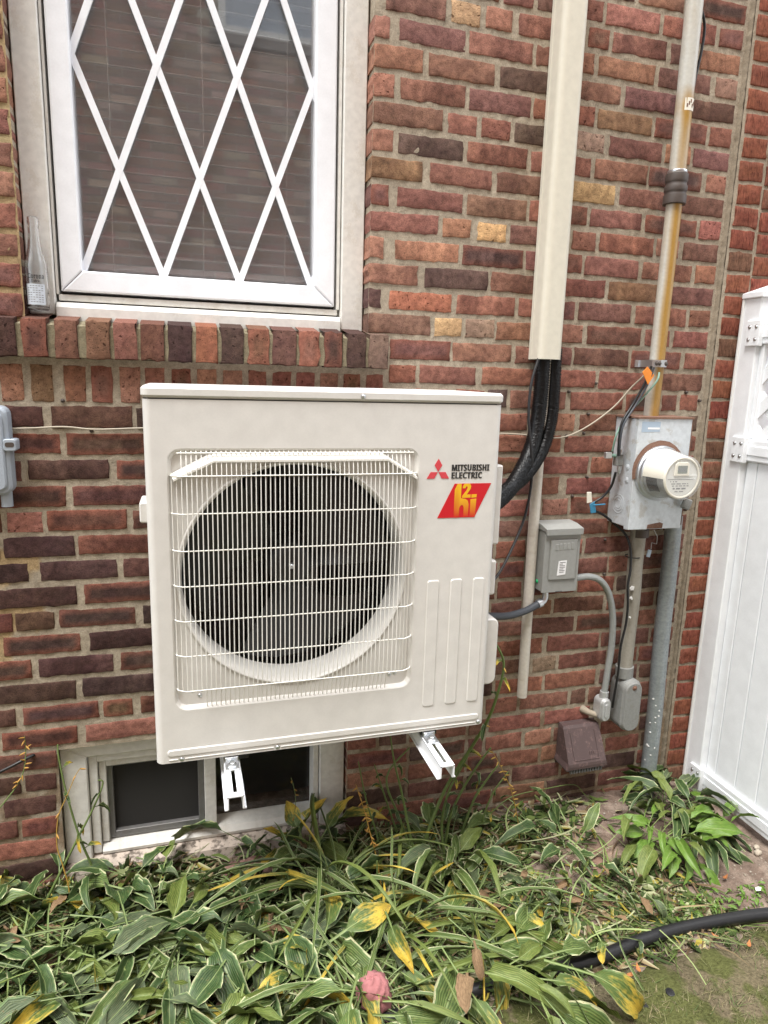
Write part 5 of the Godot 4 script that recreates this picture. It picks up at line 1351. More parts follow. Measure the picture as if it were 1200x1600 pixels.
func bottle():
	var c := Vector3(-0.7085, 1.642, -0.030)
	var t := thing("beer_bottle", "empty clear glass beer bottle standing on the window sill", "bottle", c)
	var up := Transform3D(Basis(Vector3.RIGHT, -PI / 2), c)
	var outer := [Vector2(0.0, 0.001), Vector2(0.022, 0.0), Vector2(0.0262, 0.004), Vector2(0.0268, 0.02), Vector2(0.0268, 0.098), Vector2(0.0262, 0.110), Vector2(0.023, 0.124), Vector2(0.0175, 0.142), Vector2(0.0145, 0.160), Vector2(0.0128, 0.185), Vector2(0.0125, 0.204), Vector2(0.0140, 0.206), Vector2(0.0140, 0.214), Vector2(0.0130, 0.216), Vector2(0.0130, 0.222), Vector2(0.0115, 0.224)]
	var inner := [Vector2(0.0095, 0.222), Vector2(0.0095, 0.185), Vector2(0.0115, 0.160), Vector2(0.0150, 0.141), Vector2(0.0205, 0.123), Vector2(0.0238, 0.108), Vector2(0.0242, 0.03), Vector2(0.0235, 0.010), Vector2(0.018, 0.008), Vector2(0.0, 0.014)]
	var m := MB.new(); m.lathe(outer + inner, up, 32)
	part(m, "glass", M.bottle, t)
	var f := func(a: float, y: float, r := 0.0272) -> Vector3: return c + Vector3(r * sin(a), y, r * cos(a))
	m = MB.new()
	for k in 12:
		var a0 := lerpf(-0.85, 0.85, k / 12.0); var a1 := lerpf(-0.85, 0.85, (k + 1) / 12.0)
		m.quad(f.call(a0, 0.012), f.call(a1, 0.012), f.call(a1, 0.062), f.call(a0, 0.062))
	var lb := part(m, "label", M.bottle_print, t)
	m = MB.new()
	for k in 8:
		for s in 6:
			if (k * 5 + s * 3) % 7 == 0: continue
			var a0 := -0.70 + s * 0.24; var y := 0.018 + k * 0.0055
			m.quad(f.call(a0, y, 0.0275), f.call(a0 + 0.17, y, 0.0275), f.call(a0 + 0.17, y + 0.0016, 0.0275), f.call(a0, y + 0.0016, 0.0275))
	part(m, "label_print", M.print_grey, lb)
	text("Corona", "Droid Serif", 0.0165, f.call(-0.62, 0.0705, 0.0262) + Vector3(0, 0, 0.0068), Basis.IDENTITY, M.print, "lettering", t, 0.0005, 700, 0.62)
	text("Extra", "Droid Serif", 0.0085, f.call(-0.30, 0.0640, 0.0262) + Vector3(0, 0, 0.0024), Basis.IDENTITY, M.print, "lettering", t, 0.0005, 700, 0.8)

# ---------------------------------------------------------------- fence
func fence():
	var t := thing("vinyl_fence", "white vinyl privacy fence with lattice top running out from the wall", "fence", Vector3(1.49, 0, 0.6))
	var fx := 1.475                                          # face of the boards and rails on the yard side
	var z1 := 2.3
	part(bx(Vector3(1.452, -0.1, 0.018), Vector3(1.552, 1.792, 0.094), 0.006), "post", M.vinyl, t)
	var m := MB.new()
	m.box(Vector3(1.444, 1.790, 0.016), Vector3(1.560, 1.806, 0.102), 0.002)
	var a := [Vector3(1.444, 1.806, 0.016), Vector3(1.560, 1.806, 0.016), Vector3(1.560, 1.806, 0.102), Vector3(1.444, 1.806, 0.102)]; var tip := Vector3(1.502, 1.832, 0.059)
	for k in 4: m.face(a[(k + 1) % 4], a[k], tip)
	part(m, "post_cap", M.vinyl, t)
	part(bx(Vector3(1.446, 0.0, 0.0155), Vector3(1.470, 1.79, 0.0255), 0.004), "caulk_bead", M.caulk_white, t)
	for q in [[1.640, 1.712, 0.0], [1.255, 1.330, 0.0], [0.022, 0.098, 0.0]]:
		m = MB.new(); m.box(Vector3(fx - 0.012, q[0], 0.0942), Vector3(fx + 0.034, q[1], z1), 0.005)
		m.box(Vector3(fx - 0.0155, q[0] + 0.022, 0.0945), Vector3(fx - 0.011, q[1] - 0.022, z1), 0.0015)
		part(m, "rail", M.vinyl, t)
	# boards with grooves between them
	var z := 0.095; var n := 0
	while z < z1 - 0.05:
		var w := 0.046 if n == 0 else 0.0925
		m = MB.new(); m.box(Vector3(fx + 0.002, 0.094, z + 0.0018), Vector3(fx + 0.022, 1.258, z + w - 0.0018), 0.0035)
		m.box(Vector3(fx + 0.008, 0.094, z + w - 0.004), Vector3(fx + 0.018, 1.258, z + w + 0.004))
		part(m, "board", M.vinyl, t)
		z += w; n += 1
	# side channel and diagonal lattice between the upper rails
	part(bx(Vector3(fx - 0.006, 1.331, 0.0942), Vector3(fx + 0.028, 1.640, 0.1125), 0.003), "lattice_channel", M.vinyl, t)
	var zr := 0.112; var sp := 0.113
	for dirn in [1.0, -1.0]:
		for k in range(-4, 22):
			var p := Vector2(zr + k * sp + (0.02 if dirn > 0 else 0.02), 1.331)
			var q := p + Vector2(dirn, 1.0) * 0.309
			var nn := (q - p).normalized().orthogonal() * 0.018
			var cl := Geometry2D.intersect_polygons(PackedVector2Array([p - nn, q - nn, q + nn, p + nn]), PackedVector2Array([Vector2(zr, 1.331), Vector2(z1, 1.331), Vector2(z1, 1.6398), Vector2(zr, 1.6398)]))
			if cl.is_empty(): continue
			m = MB.new()
			if dirn > 0: m.prism_x(cl[0], fx + 0.004, fx + 0.0105)
			else: m.prism_x(cl[0], fx + 0.011, fx + 0.0175)
			part(m, "lattice_strip", M.vinyl, t)
	for q in [[1.634, 1.718], [1.249, 1.336], [0.016, 0.104]]:
		m = MB.new(); m.box(Vector3(fx - 0.032, q[0], 0.052), Vector3(fx - 0.012, q[1], 0.108), 0.003)
		var br := part(m, "rail_bracket", M.vinyl, t)
		for yy in [q[0] + 0.022, q[1] - 0.022]:
			for zz in [0.066, 0.094]:
				m = MB.new(); screw(m, Vector3(fx - 0.032, yy, zz), Basis(Vector3.UP, -PI / 2), 0.0058)
				part(m, "screw", M.zinc, br)
	part(bx(Vector3(fx - 0.016, -0.1, z1 - 0.02), Vector3(fx + 0.09, 1.79, z1 + 0.09), 0.006), "post", M.vinyl, t)

# ---------------------------------------------------------------- ground
func gh(x: float, z: float) -> float:
	return 0.016 * nz.get_noise_2d(x * 60, z * 60) + 0.006 * nz.get_noise_2d(x * 300, z * 300) - 0.004
func sheet(xs: Array, zs: Array, hf: Callable, cf: Callable) -> MB:
	var m := MB.new()
	for z in zs:
		for x in xs:
			m.col = cf.call(x, z)
			m.add(Vector3(x, hf.call(x, z), z), Vector3.UP)
	var w := xs.size()
	for j in zs.size() - 1:
		for i in w - 1:
			var a := j * w + i
			m.tri(a, a + w, a + w + 1); m.tri(a, a + w + 1, a + 1)
	m.smooth()
	return m
func span(a: float, b: float, step: float) -> Array:
	var o := []; var n := int(ceil((b - a) / step))
	for i in n: o.append(a + (b - a) * i / n)
	return o
func ground():
	var pink := [G(925, 1325), G(880, 1370), G(370, 1365), G(440, 1345)]
	var m := sheet(span(-9, -1.3, 0.7) + span(-1.3, 1.9, 0.016) + span(1.9, 9.1, 0.7), span(-0.3, 0.85, 0.016) + span(0.85, 2.2, 0.05) + span(2.2, 8.1, 0.5), gh, func(x, z):
		var k := 0.9 + 0.25 * nz.get_noise_2d(x * 90, z * 90 + 300)
		var p := 0.0
		for q in pink: p = maxf(p, sst(0.17, 0.05, Vector2(x - q.x, z - q.z).length() + 0.05 * nz.get_noise_2d(x * 200, z * 200)))
		return (Color(1, 1, 1) * k).lerp(Color(1.75, 1.15, 1.05) * k, p * 0.75))
	var o := part(m, "soil", M.soil, self); o.set_meta("kind", "structure")
	m = sheet(span(-9, -1.3, 0.7) + span(-1.3, 1.45, 0.02) + [1.45, 1.462], span(0.56, 1.3, 0.02) + span(1.3, 2.2, 0.06) + span(2.2, 4.61, 0.4), func(x, z): return gh(x, z) + 0.010 - 0.05 * sst(0.74, 0.60, z + 0.06 * nz.get_noise_2d(x * 70, z * 70 + 40) + maxf(0.0, x - 1.2) * 0.2 + maxf(0.0, 0.55 - x) * 0.1), func(x, z):
		var k := 0.95 + 0.4 * nz.get_noise_2d(x * 110, z * 110 + 800)
		return Color(k, k, k))
	o = part(m, "lawn", M.moss, self); o.set_meta("kind", "structure")
	# sparse short grass in the moss
	m = MB.new(); rng.seed = 5
	for i in 32000:
		var x := R(-0.4, 1.44); var z := R(0.68, 1.5)
		if nz.get_noise_2d(x * 70, z * 70 + 900) < -0.05 + R(-0.2, 0.3): continue
		var y := gh(x, z) + 0.006; var an := R(0, TAU); var h := R(0.007, 0.030); var w := R(0.0006, 0.0013)
		var lean := Vector3(cos(an), 0, sin(an)) * h * R(0.3, 1.6); var sd := Vector3(-sin(an), 0, cos(an)) * w
		m.col = Color(0.085, 0.125, 0.04).lerp(Color(0.28, 0.24, 0.13), rng.randf() * rng.randf() * 1.5) * R(0.7, 1.2)
		if rng.randf() < 0.4:
			h *= 0.35; lean = Vector3(cos(an), 0, sin(an)) * R(0.01, 0.035); m.col = Color(0.27, 0.225, 0.14) * R(0.6, 1.15)
		var p := Vector3(x, y, z)
		m.face(p - sd, p + sd, p + lean + Vector3(0, h, 0))
	o = single(m, "lawn_grass", M.litter, "sparse short grass growing in the mossy lawn beyond the black hose", "grass"); o.set_meta("kind", "stuff")
	# shredded leaves and stems lying all over the bed
	m = MB.new(); rng.seed = 9
	for i in 14000:
		var x := R(-1.15, 1.2); var z := R(0.02, 0.68)
		if x > 0.62 and rng.randf() < 0.45: continue
		if x > 0.95 and z < 0.30 and rng.randf() < 0.85: continue
		if x > 1.12 and z > 0.25: continue
		var bare := false
		for q in pink:
			if Vector2(x - q.x, z - q.z).length() < 0.11 and rng.randf() < 0.85: bare = true
		if bare: continue
		var dry := rng.randf()
		var c := Color(0.105, 0.145, 0.040)
		if dry < 0.34: c = Color(0.060, 0.092, 0.028)
		elif dry < 0.46: c = Color(0.24, 0.27, 0.12)
		elif dry < 0.62: c = Color(0.145, 0.098, 0.055)
		elif dry < 0.72: c = Color(0.30, 0.225, 0.125)
		elif dry < 0.77: c = Color(0.33, 0.27, 0.05)
		c *= R(0.55, 1.05)
		var wide := rng.randf() < 0.45
		var an := R(0, TAU); var L := R(0.025, 0.075) if wide else R(0.03, 0.13); var w := R(0.005, 0.014) if wide else R(0.0012, 0.004); var bend := R(-1.2, 1.2); var tip := R(-0.6, 0.6)
		var p := Vector3(x, gh(x, z) + R(0.002, 0.030) * (0.4 if x > 0.6 else 1.0), z); var prev := []
		for k in 4:
			var dirv := Vector3(cos(an), R(-0.3, 0.3), sin(an)); var sd: Vector3 = Vector3(-sin(an), tip, cos(an)).normalized() * w * [0.5, 1.0, 0.9, 0.15][k] * R(0.75, 1.15)
			m.col = c
			var cur := [m.add(p - sd, Vector3.UP), m.add(p + Vector3(0, -w * 0.3, 0), Vector3.UP), m.add(p + sd, Vector3.UP)]
			if wide and dry > 0.3 and dry < 0.8: m.c[cur[0]] = c.lerp(Color(0.50, 0.50, 0.32), 0.7)
			if prev:
				for j in 2: m.tri(prev[j], cur[j], cur[j + 1]); m.tri(prev[j], cur[j + 1], prev[j + 1])
			prev = cur; p += dirv * L / 3; p.y = maxf(p.y, 0.003); an += bend / 3
	# longer pale stems on top
	for i in 520:
		var x := R(-1.1, 0.95); var z := R(0.03, 0.66)
		if x > 0.55 and rng.randf() < 0.5: continue
		m.col = [Color(0.22, 0.29, 0.12), Color(0.34, 0.36, 0.20), Color(0.16, 0.21, 0.06), Color(0.26, 0.32, 0.13)][rng.randi() % 4] * R(0.8, 1.15)
		var an := R(0, TAU); var L := R(0.10, 0.26); var w := R(0.0014, 0.0034); var bend := R(-0.9, 0.9)
		var p := Vector3(x, gh(x, z) + R(0.012, 0.042), z); var prev := []
		for k in 7:
			var rise := 0.02 * sin(k * 0.9 + x * 30) ; var sd := Vector3(-sin(an), 0.25, cos(an)).normalized() * w * (1.0 - 0.08 * k)
			var cur := [m.add(p - sd, Vector3.UP), m.add(p + sd, Vector3.UP)]
			if prev: m.tri(prev[0], cur[0], cur[1]); m.tri(prev[0], cur[1], prev[1])
			prev = cur; p += Vector3(cos(an), rise * 4, sin(an)) * L / 6; p.y = maxf(p.y, 0.008); an += bend / 6
	m.smooth()
	o = single(m, "leaf_litter", M.litter, "shredded green and brown leaf litter covering the flower bed", "leaf litter"); o.set_meta("kind", "stuff")
	# pebbles and crumbs of soil on the bare ground by the fence
	m = MB.new(); rng.seed = 12
	for i in 700:
		var x := R(0.6, 1.45); var z := R(0.04, 0.62)
		if x < 1.1 and rng.randf() < 0.5: continue
		var r := R(0.0012, 0.0045); m.col = Color(0.28, 0.22, 0.17).lerp(Color(0.5, 0.45, 0.38), rng.randf()) * R(0.6, 1.0)
		lump(m, Vector3(x, gh(x, z) + r * 0.3, z), Vector3(r, r * 0.7, r), 3)
	o = single(m, "gravel", M.litter, "fine gravel scattered on the bare soil beside the fence", "gravel"); o.set_meta("kind", "stuff")
func lump(m: MB, c: Vector3, s: Vector3, n := 5, rough := 0.25):
	var i0 := m.v.size(); var k0 := m.ix.size(); var so := R(0, 900)
	for j in n + 1:
		for i in n * 2 + 1:
			var th := PI * j / n; var ph := TAU * (i % (n * 2)) / (n * 2)
			var d := Vector3(sin(th) * cos(ph), cos(th), sin(th) * sin(ph))
			m.add(c + d * s * (1.0 + rough * nz.get_noise_3d(so + d.x * 120, d.y * 120, d.z * 120) * 2), d)
	for j in n:
		for i in n * 2:
			var a := i0 + j * (n * 2 + 1) + i
			m.tri(a, a + 1, a + n * 2 + 2); m.tri(a, a + n * 2 + 2, a + n * 2 + 1)
	m.smooth(i0, k0)

# ---------------------------------------------------------------- plants
var leaf_cache := {}
func leaf_mesh(variant: int, kind: int) -> ArrayMesh:
	var key := variant * 10 + kind
	if leaf_cache.has(key): return leaf_cache[key]
	# variants: ovate hosta blades 0-5, narrow strap leaves 6-8, small tattered pieces 9-10
	var q: Array = [[0.135, 0.066, 0.10, 0.9, 0.30], [0.150, 0.060, 0.13, 1.3, 0.45], [0.110, 0.062, 0.08, 0.6, 0.20], [0.165, 0.072, 0.10, 1.6, 0.35], [0.125, 0.050, 0.15, 1.9, 0.55], [0.100, 0.052, 0.05, 0.3, 0.60],
		[0.260, 0.016, 0.10, 1.5, 0.6], [0.320, 0.020, 0.12, 2.1, 0.7], [0.200, 0.013, 0.10, 1.0, 0.5], [0.070, 0.040, 0.01, 0.5, 0.3], [0.055, 0.028, 0.02, 1.2, 0.8]][variant]
	var L: float = q[0]; var wd: float = q[1]; var lp: float = q[2]; var droop: float = q[3]; var fold: float = q[4]
	var so := variant * 133.0
	var m := MB.new(); var a := 0.0; var p := Vector3.ZERO
	var n1 := 3; var n2 := 9; var cols := 7
	for s in n1 + n2 + 1:
		var t := clampf(float(s - n1) / n2, 0, 1)
		var stepl := lp / n1 if s <= n1 else L / n2
		if s > 0:
			a -= droop / (n1 + n2) * (0.5 if s <= n1 else 1.15)
			p += Vector3(cos(a), sin(a), 0.12 * sin(s * 0.7 + so)) * stepl
		var hw := 0.0032
		if s > n1 or lp < 0.03: hw = maxf(0.0032 * (1 - t), wd / 2 * pow(maxf(0.0, sin(PI * pow(t, 0.72))), 0.85 if variant < 6 else 0.45))
		hw *= 1.0 + 0.22 * nz.get_noise_2d(so * 3 + s * 60.0, 5.0) * (1.0 if s > n1 else 0.0)
		if s == n1 + n2: hw = 0.0006
		var nn := Vector3(-sin(a), cos(a), 0)
		var roll := 0.25 * sin(s * 0.5 + so)
		for c in cols:
			var u := c / float(cols - 1) * 2 - 1
			var side := Vector3(0, 0, 1).rotated(Vector3(cos(a), sin(a), 0), roll)
			var rip := 0.10 * sin(t * 17.0 + so + u * 2.0) * u * u + 0.10 * nz.get_noise_2d(so + t * 300, u * 90)
			var up := hw * (fold * absf(u) + rip * 1.4)
			var uvx := u * 0.5 + 0.5 if (s > n1 or lp < 0.03) else 0.5 + u * 0.035
			m.add(p + side * hw * u * (1.0 - fold * 0.2 * absf(u)) + nn * up, nn, Vector2(uvx, t * 0.97 + 0.01))
	for s in n1 + n2:
		for c in cols - 1:
			var i := s * cols + c
			m.tri(i, i + 1, i + cols + 1); m.tri(i, i + cols + 1, i + cols)
	m.smooth()
	var o := m.mesh(M.leaf[kind])
	leaf_cache[key] = o
	return o
func put_leaf(parent: Node, at: Vector3, az: float, el: float, roll: float, sc: float, variant: int, kind: int):
	if kind == 3: variant = 9 + rng.randi() % 2
	var o := MeshInstance3D.new(); o.name = "leaf"; o.mesh = leaf_mesh(variant, kind)
	parent.add_child(o, true)
	o.global_transform = Transform3D(Basis(Vector3.UP, az) * Basis(Vector3.BACK, el) * Basis(Vector3.RIGHT, roll) * Basis.from_scale(Vector3(1.0, R(0.7, 2.0), R(0.60, 0.98)) * sc), at)
func hosta(u: float, v: float, n: int, kinds: Array, el0: float, el1: float, az0: float, az1: float, sc: float, label: String, variants: Array = [0, 1, 2, 3, 4, 5], group := "", spread := 0.05) -> Node3D:
	var b := G(u, v)
	if b.z < 0.05: b.z = 0.05
	b.y = gh(b.x, b.z)
	var t := thing("hosta_plant", label, "plant", b, group)
	var lim := 0.7 if el1 > 30 else 0.9
	for i in n:
		var az := deg_to_rad(lerpf(az0, az1, (i + rng.randf()) / n)); var el := deg_to_rad(R(el0, el1))
		var off := Vector3(R(-spread, spread), R(0.0, 0.03) if el1 > 30 else R(0.01, 0.075), R(-spread, spread))
		put_leaf(t, b + off, az, el, R(-lim, lim), sc * R(0.66, 1.2), variants[rng.randi() % variants.size()], kinds[rng.randi() % kinds.size()])
	return t
func stalk(parent: Node, pts: Array, mat_: Material, r := 0.0022, pods := 0, leaves := 0, podmat: Material = null):
	var q := path(pts); var rr := []
	for i in q.size(): rr.append(r * (1.0 - 0.55 * i / q.size()))
	var m := MB.new(); m.tube(q, rr, 6)
	part(m, "flower_stalk", mat_, parent)
	for k in pods:
		var f := 0.50 + 0.48 * k / maxf(1.0, pods - 1.0)
		var p: Vector3 = q[int(f * (q.size() - 1))]
		var d := Vector3(R(-1, 1), R(-0.6, 0.5), R(-0.4, 1)).normalized()
		m = MB.new(); m.tube([p, p + d * 0.005, p + d * 0.011, p + d * 0.017], [0.0010, 0.0024, 0.0020, 0.0005], 6)
		part(m, "seed_pod", podmat if podmat else M.pod, parent)
	for k in leaves:
		var p: Vector3 = q[int((0.35 + 0.5 * k / maxf(1.0, leaves)) * (q.size() - 1))]
		put_leaf(parent, p, R(-3, 3), R(-0.2, 0.9), R(-0.5, 0.5), R(0.45, 0.7), 10, 0 if rng.randf() < 0.7 else 2)
func plants():
	rng.seed = 31
	var V := [0, 0, 0, 4, 4, 1, 2]; var ALL := [0, 1, 3, 3, 4, 5, 4, 1, 2, 6]
	var flat := "trampled cream edged hosta lying flat in the bed between window and hose"
	var gf := "trampled hostas in the flower bed"
	# against the basement window
	var a := hosta(70, 1420, 18, [0, 0, 4, 0, 2], 5, 50, 0, 360, 0.95, "cream edged hosta with puckered leaf leaning on the brick left of basement window")
	stalk(a, [[160, 1400, 0.10], [143, 1352, 0.09], [124, 1307, 0.08], [104, 1240, 0.06], [92, 1185, 0.04], [90, 1163, 0.03]], M.stalk, 0.0040, 0, 4)
	stalk(a, [[74, 1404, 0.12], [100, 1352, 0.11], [123, 1307, 0.10], [146, 1262, 0.09], [161, 1224, 0.08], [153, 1219, 0.08]], M.stalk, 0.0040, 0, 4)
	stalk(a, [[105, 1425, 0.14], [108, 1390, 0.13], [98, 1352, 0.12], [89, 1320, 0.11], [91, 1277, 0.10], [104, 1245, 0.09], [118, 1212, 0.08], [126, 1200, 0.08]], M.stalk_dry, 0.0022, 5, 0)
	stalk(a, [[-40, 1330, 0.12], [-14, 1280, 0.10], [8, 1252, 0.09], [28, 1225, 0.08], [38, 1200, 0.07], [40, 1170, 0.06], [38, 1150, 0.06]], M.stalk, 0.0022, 12, 0)
	hosta(200, 1385, 16, [0, 0, 0, 4, 3], 8, 50, 20, 340, 0.9, "cream edged hosta with upright leaves in front of the screened basement sash")
	a = hosta(470, 1350, 14, [0, 4, 0, 2, 3], 15, 60, 0, 360, 0.9, "hosta with a half browned leaf at the corner of the basement window")
	stalk(a, [[440, 1380, 0.06], [455, 1300, 0.04], [462, 1250, 0.03], [455, 1215, 0.02]], M.stalk, 0.0018, 5, 1)
	for k in 3: put_leaf(a, a.position + Vector3(R(-0.03, 0.03), 0.03, R(-0.02, 0.02)), R(0, 6), R(0.9, 1.4), R(-1, 1), 1.0, k, 2 + k % 2)
	# middle of the bed
	a = hosta(560, 1400, 32, [4, 6, 0, 4, 2], 2, 45, 0, 360, 0.9, "hosta with a drying orange seed stalk under the heat pump")
	stalk(a, [[600, 1440, 0.30], [597, 1395, 0.28], [588, 1340, 0.27], [578, 1300, 0.26], [568, 1262, 0.25], [556, 1226, 0.24]], M.stalk_dry, 0.0026, 20, 0, M.pod)
	stalk(a, [[588, 1500, 0.4], [592, 1440, 0.38], [590, 1380, 0.36], [589, 1345, 0.36]], M.stalk, 0.004, 0, 0)
	stalk(a, [[700, 1430, 0.25], [660, 1370, 0.2], [625, 1280, 0.16], [604, 1215, 0.14], [640, 1168, 0.12]], M.stalk, 0.0050, 0, 5)
	a = hosta(700, 1360, 34, [4, 0, 6, 4, 5], 4, 55, 0, 360, 0.88, "tall stemmed hosta growing under the bracket nearest the meter")
	stalk(a, [[640, 1395, 0.22], [665, 1310, 0.22], [690, 1245, 0.22], [712, 1205, 0.24], [758, 1133, 0.30], [779, 1079, 0.33], [787, 1035, 0.34], [772, 1000, 0.35], [768, 985, 0.36]], M.stalk, 0.0062, 3, 6, M.stalk_dry)
	stalk(a, [[690, 1380, 0.2], [700, 1290, 0.18], [714, 1250, 0.18], [740, 1205, 0.18], [767, 1168, 0.18]], M.stalk, 0.0056, 0, 5)
	stalk(a, [[700, 1370, 0.15], [735, 1262, 0.13], [758, 1222, 0.12], [778, 1196, 0.12]], M.stalk, 0.0054, 0, 4)
	stalk(a, [[812, 1400, 0.16], [812, 1340, 0.16], [810, 1290, 0.17], [800, 1240, 0.18], [786, 1205, 0.18], [768, 1172, 0.19]], M.stalk_dry, 0.002, 18, 0, M.stalk_dry)
	stalk(a, [[735, 1300, 0.05], [770, 1268, 0.05], [800, 1245, 0.05], [850, 1233, 0.05], [896, 1226, 0.05], [912, 1240, 0.06], [930, 1256, 0.07]], M.stalk, 0.0022, 2, 1, M.stalk_dry)
	stalk(a, [[620, 1300, 0.12], [600, 1240, 0.12], [585, 1195, 0.12]], M.stalk, 0.0036, 0, 3)
	stalk(a, [[660, 1390, 0.25], [640, 1300, 0.22], [628, 1240, 0.2], [616, 1190, 0.18], [610, 1150, 0.17]], M.stalk, 0.0048, 0, 4)
	stalk(a, [[705, 1390, 0.22], [690, 1300, 0.2], [700, 1240, 0.19], [726, 1190, 0.2], [745, 1150, 0.22]], M.stalk, 0.0050, 0, 4)
	stalk(a, [[745, 1360, 0.14], [752, 1290, 0.12], [770, 1240, 0.11], [795, 1205, 0.10]], M.stalk, 0.0040, 0, 3)
	stalk(a, [[600, 1390, 0.2], [590, 1310, 0.16], [572, 1250, 0.13], [560, 1190, 0.12]], M.stalk, 0.0040, 0, 3)
	# narrow leaved clumps
	for q in [[515, 1410, "upright tuft of narrow green leaves beside the basement window corner", 35.0, 85.0, 1.0], [620, 1470, "arching clump of narrow cream striped leaves in the middle of the bed", 10.0, 70.0, 1.0], [575, 1585, "long streaky leaved clump spilling over the hose beside pink cloth", 8.0, 50.0, 1.15], [720, 1430, "loose clump of narrow leaves in front of the bracket nearest the meter", 8.0, 60.0, 0.9]]:
		var t := hosta(q[0], q[1], 32, [4, 6, 6, 5, 2, 4], q[3], q[4], 0, 360, q[5], q[2], [6, 7, 8, 6], "", 0.03)
		t.name = "strap_leaf_clump" if not has_node("strap_leaf_clump") else "strap_leaf_clump_%03d" % int(q[0])
	# big streaky leaves spilling to the hose
	a = hosta(690, 1510, 30, [4, 6, 2, 2, 6, 4], 2, 34, -110, 40, 1.25, "large leaved hosta with yellow and browned leaves spilling toward the hose", [1, 3, 4, 3])
	for q in [[700, 1435, 2, 3], [690, 1480, 2, 1], [600, 1420, 2, 5], [510, 1490, 2, 2], [560, 1520, 2, 0], [740, 1470, 3, 4], [850, 1500, 2, 3], [730, 1520, 3, 1]]: put_leaf(a, G(q[0], q[1], 0.12), R(-2.2, -0.6), R(-0.1, 0.3), R(-0.5, 0.5), 1.15, q[3], q[2])
	hosta(800, 1560, 20, [4, 6, 4, 0, 2], 2, 26, -100, 60, 1.1, "dark green hosta leaves hanging over the hose onto bare soil", [1, 3, 0])
	# flattened ones all over
	var D := [0, 6, 5, 4]
	for q in [[30, 1510, [0, 0, 5, 6, 0, 3], "flattened dark hosta with a browned leaf in the lower bed edge by the brick"], [120, 1500, [0, 6, 0, 2, 5], "flattened hosta with yellowing leaf tips in front of the leaning hosta"], [190, 1470, [4, 0, 4, 5, 6], "flattened hosta with pale striped leaves in front of the basement screen"],
		[280, 1455, [0, 6, 5, 0], "flattened wide leaved hosta below the parged window ledge"], [60, 1585, [4, 6, 0, 5], flat], [160, 1570, [0, 6, 4, 5, 2], flat], [255, 1545, [0, 4, 6, 5], flat], [340, 1500, D, flat], [330, 1590, [0, 6, 4, 5, 2], flat], [440, 1560, [4, 6, 0, 5], flat],
		[420, 1460, [0, 3, 0, 4], "flattened hosta with several dry tan leaves below the ledge lumps"], [500, 1500, [4, 2, 0, 4], "flattened striped hosta with yellow leaves beside the narrow leaved clump"], [390, 1410, [0, 0, 3], "crushed dark hosta against the broken mortar lumps"], [520, 1560, [4, 4, 2, 0], "flattened striped hosta beside the crumpled pink cloth"]]:
		hosta(q[0] + R(-12, 12), q[1] + R(-10, 10), 38, q[2], -4, 24, 0, 360, 1.12, q[3], ALL, gf if q[3] == flat else "", 0.10)
	for q in [[780, 1400], [850, 1430], [900, 1400], [960, 1440], [870, 1480], [780, 1450]]:
		hosta(q[0], q[1], 24, [6, 4, 5, 0, 2, 3], -4, 12, 0, 360, 0.70, "mown down hosta stubs with pale stems beside the bare patch", [4, 8, 10, 6, 9], "cut hostas near the bare patch", 0.10)
	hosta(880, 1330, 9, [0, 0, 4], 25, 60, 0, 360, 0.9, "small dark green hosta alone below the brown vent hood", [0, 2, 1])
	# lush clump by the fence
	hosta(1040, 1262, 46, [0, 0, 5, 6], 8, 62, 0, 360, 0.76, "lush dark green hosta at the foot of the galvanised pipe", [3, 1, 3, 4])
	hosta(1035, 1318, 48, [1, 1, 1, 6], 5, 56, -200, 60, 0.74, "lush bright green hosta in front of the fence corner", [0, 1, 4, 3])
	hosta(1085, 1305, 30, [0, 1, 0, 6], 5, 52, -120, 90, 0.70, "darker hosta drooping onto bare soil beside the fence", [0, 1, 3])
	# low weeds where the bed meets the lawn
	rng.seed = 44
	for q in [[1100, 1420], [1150, 1412], [1180, 1400], [1060, 1432]]:
		var b := G(q[0], q[1]); var t := thing("weed_patch", "low patch of small bright green weeds beside the black hose", "weed", b, "weeds along the hose")
		for k in 30: put_leaf(t, b + Vector3(R(-0.05, 0.05), R(0.0, 0.012), R(-0.04, 0.04)), R(0, TAU), R(0, 0.7), R(-0.5, 0.5), R(0.2, 0.38), 9 + k % 2, 1)
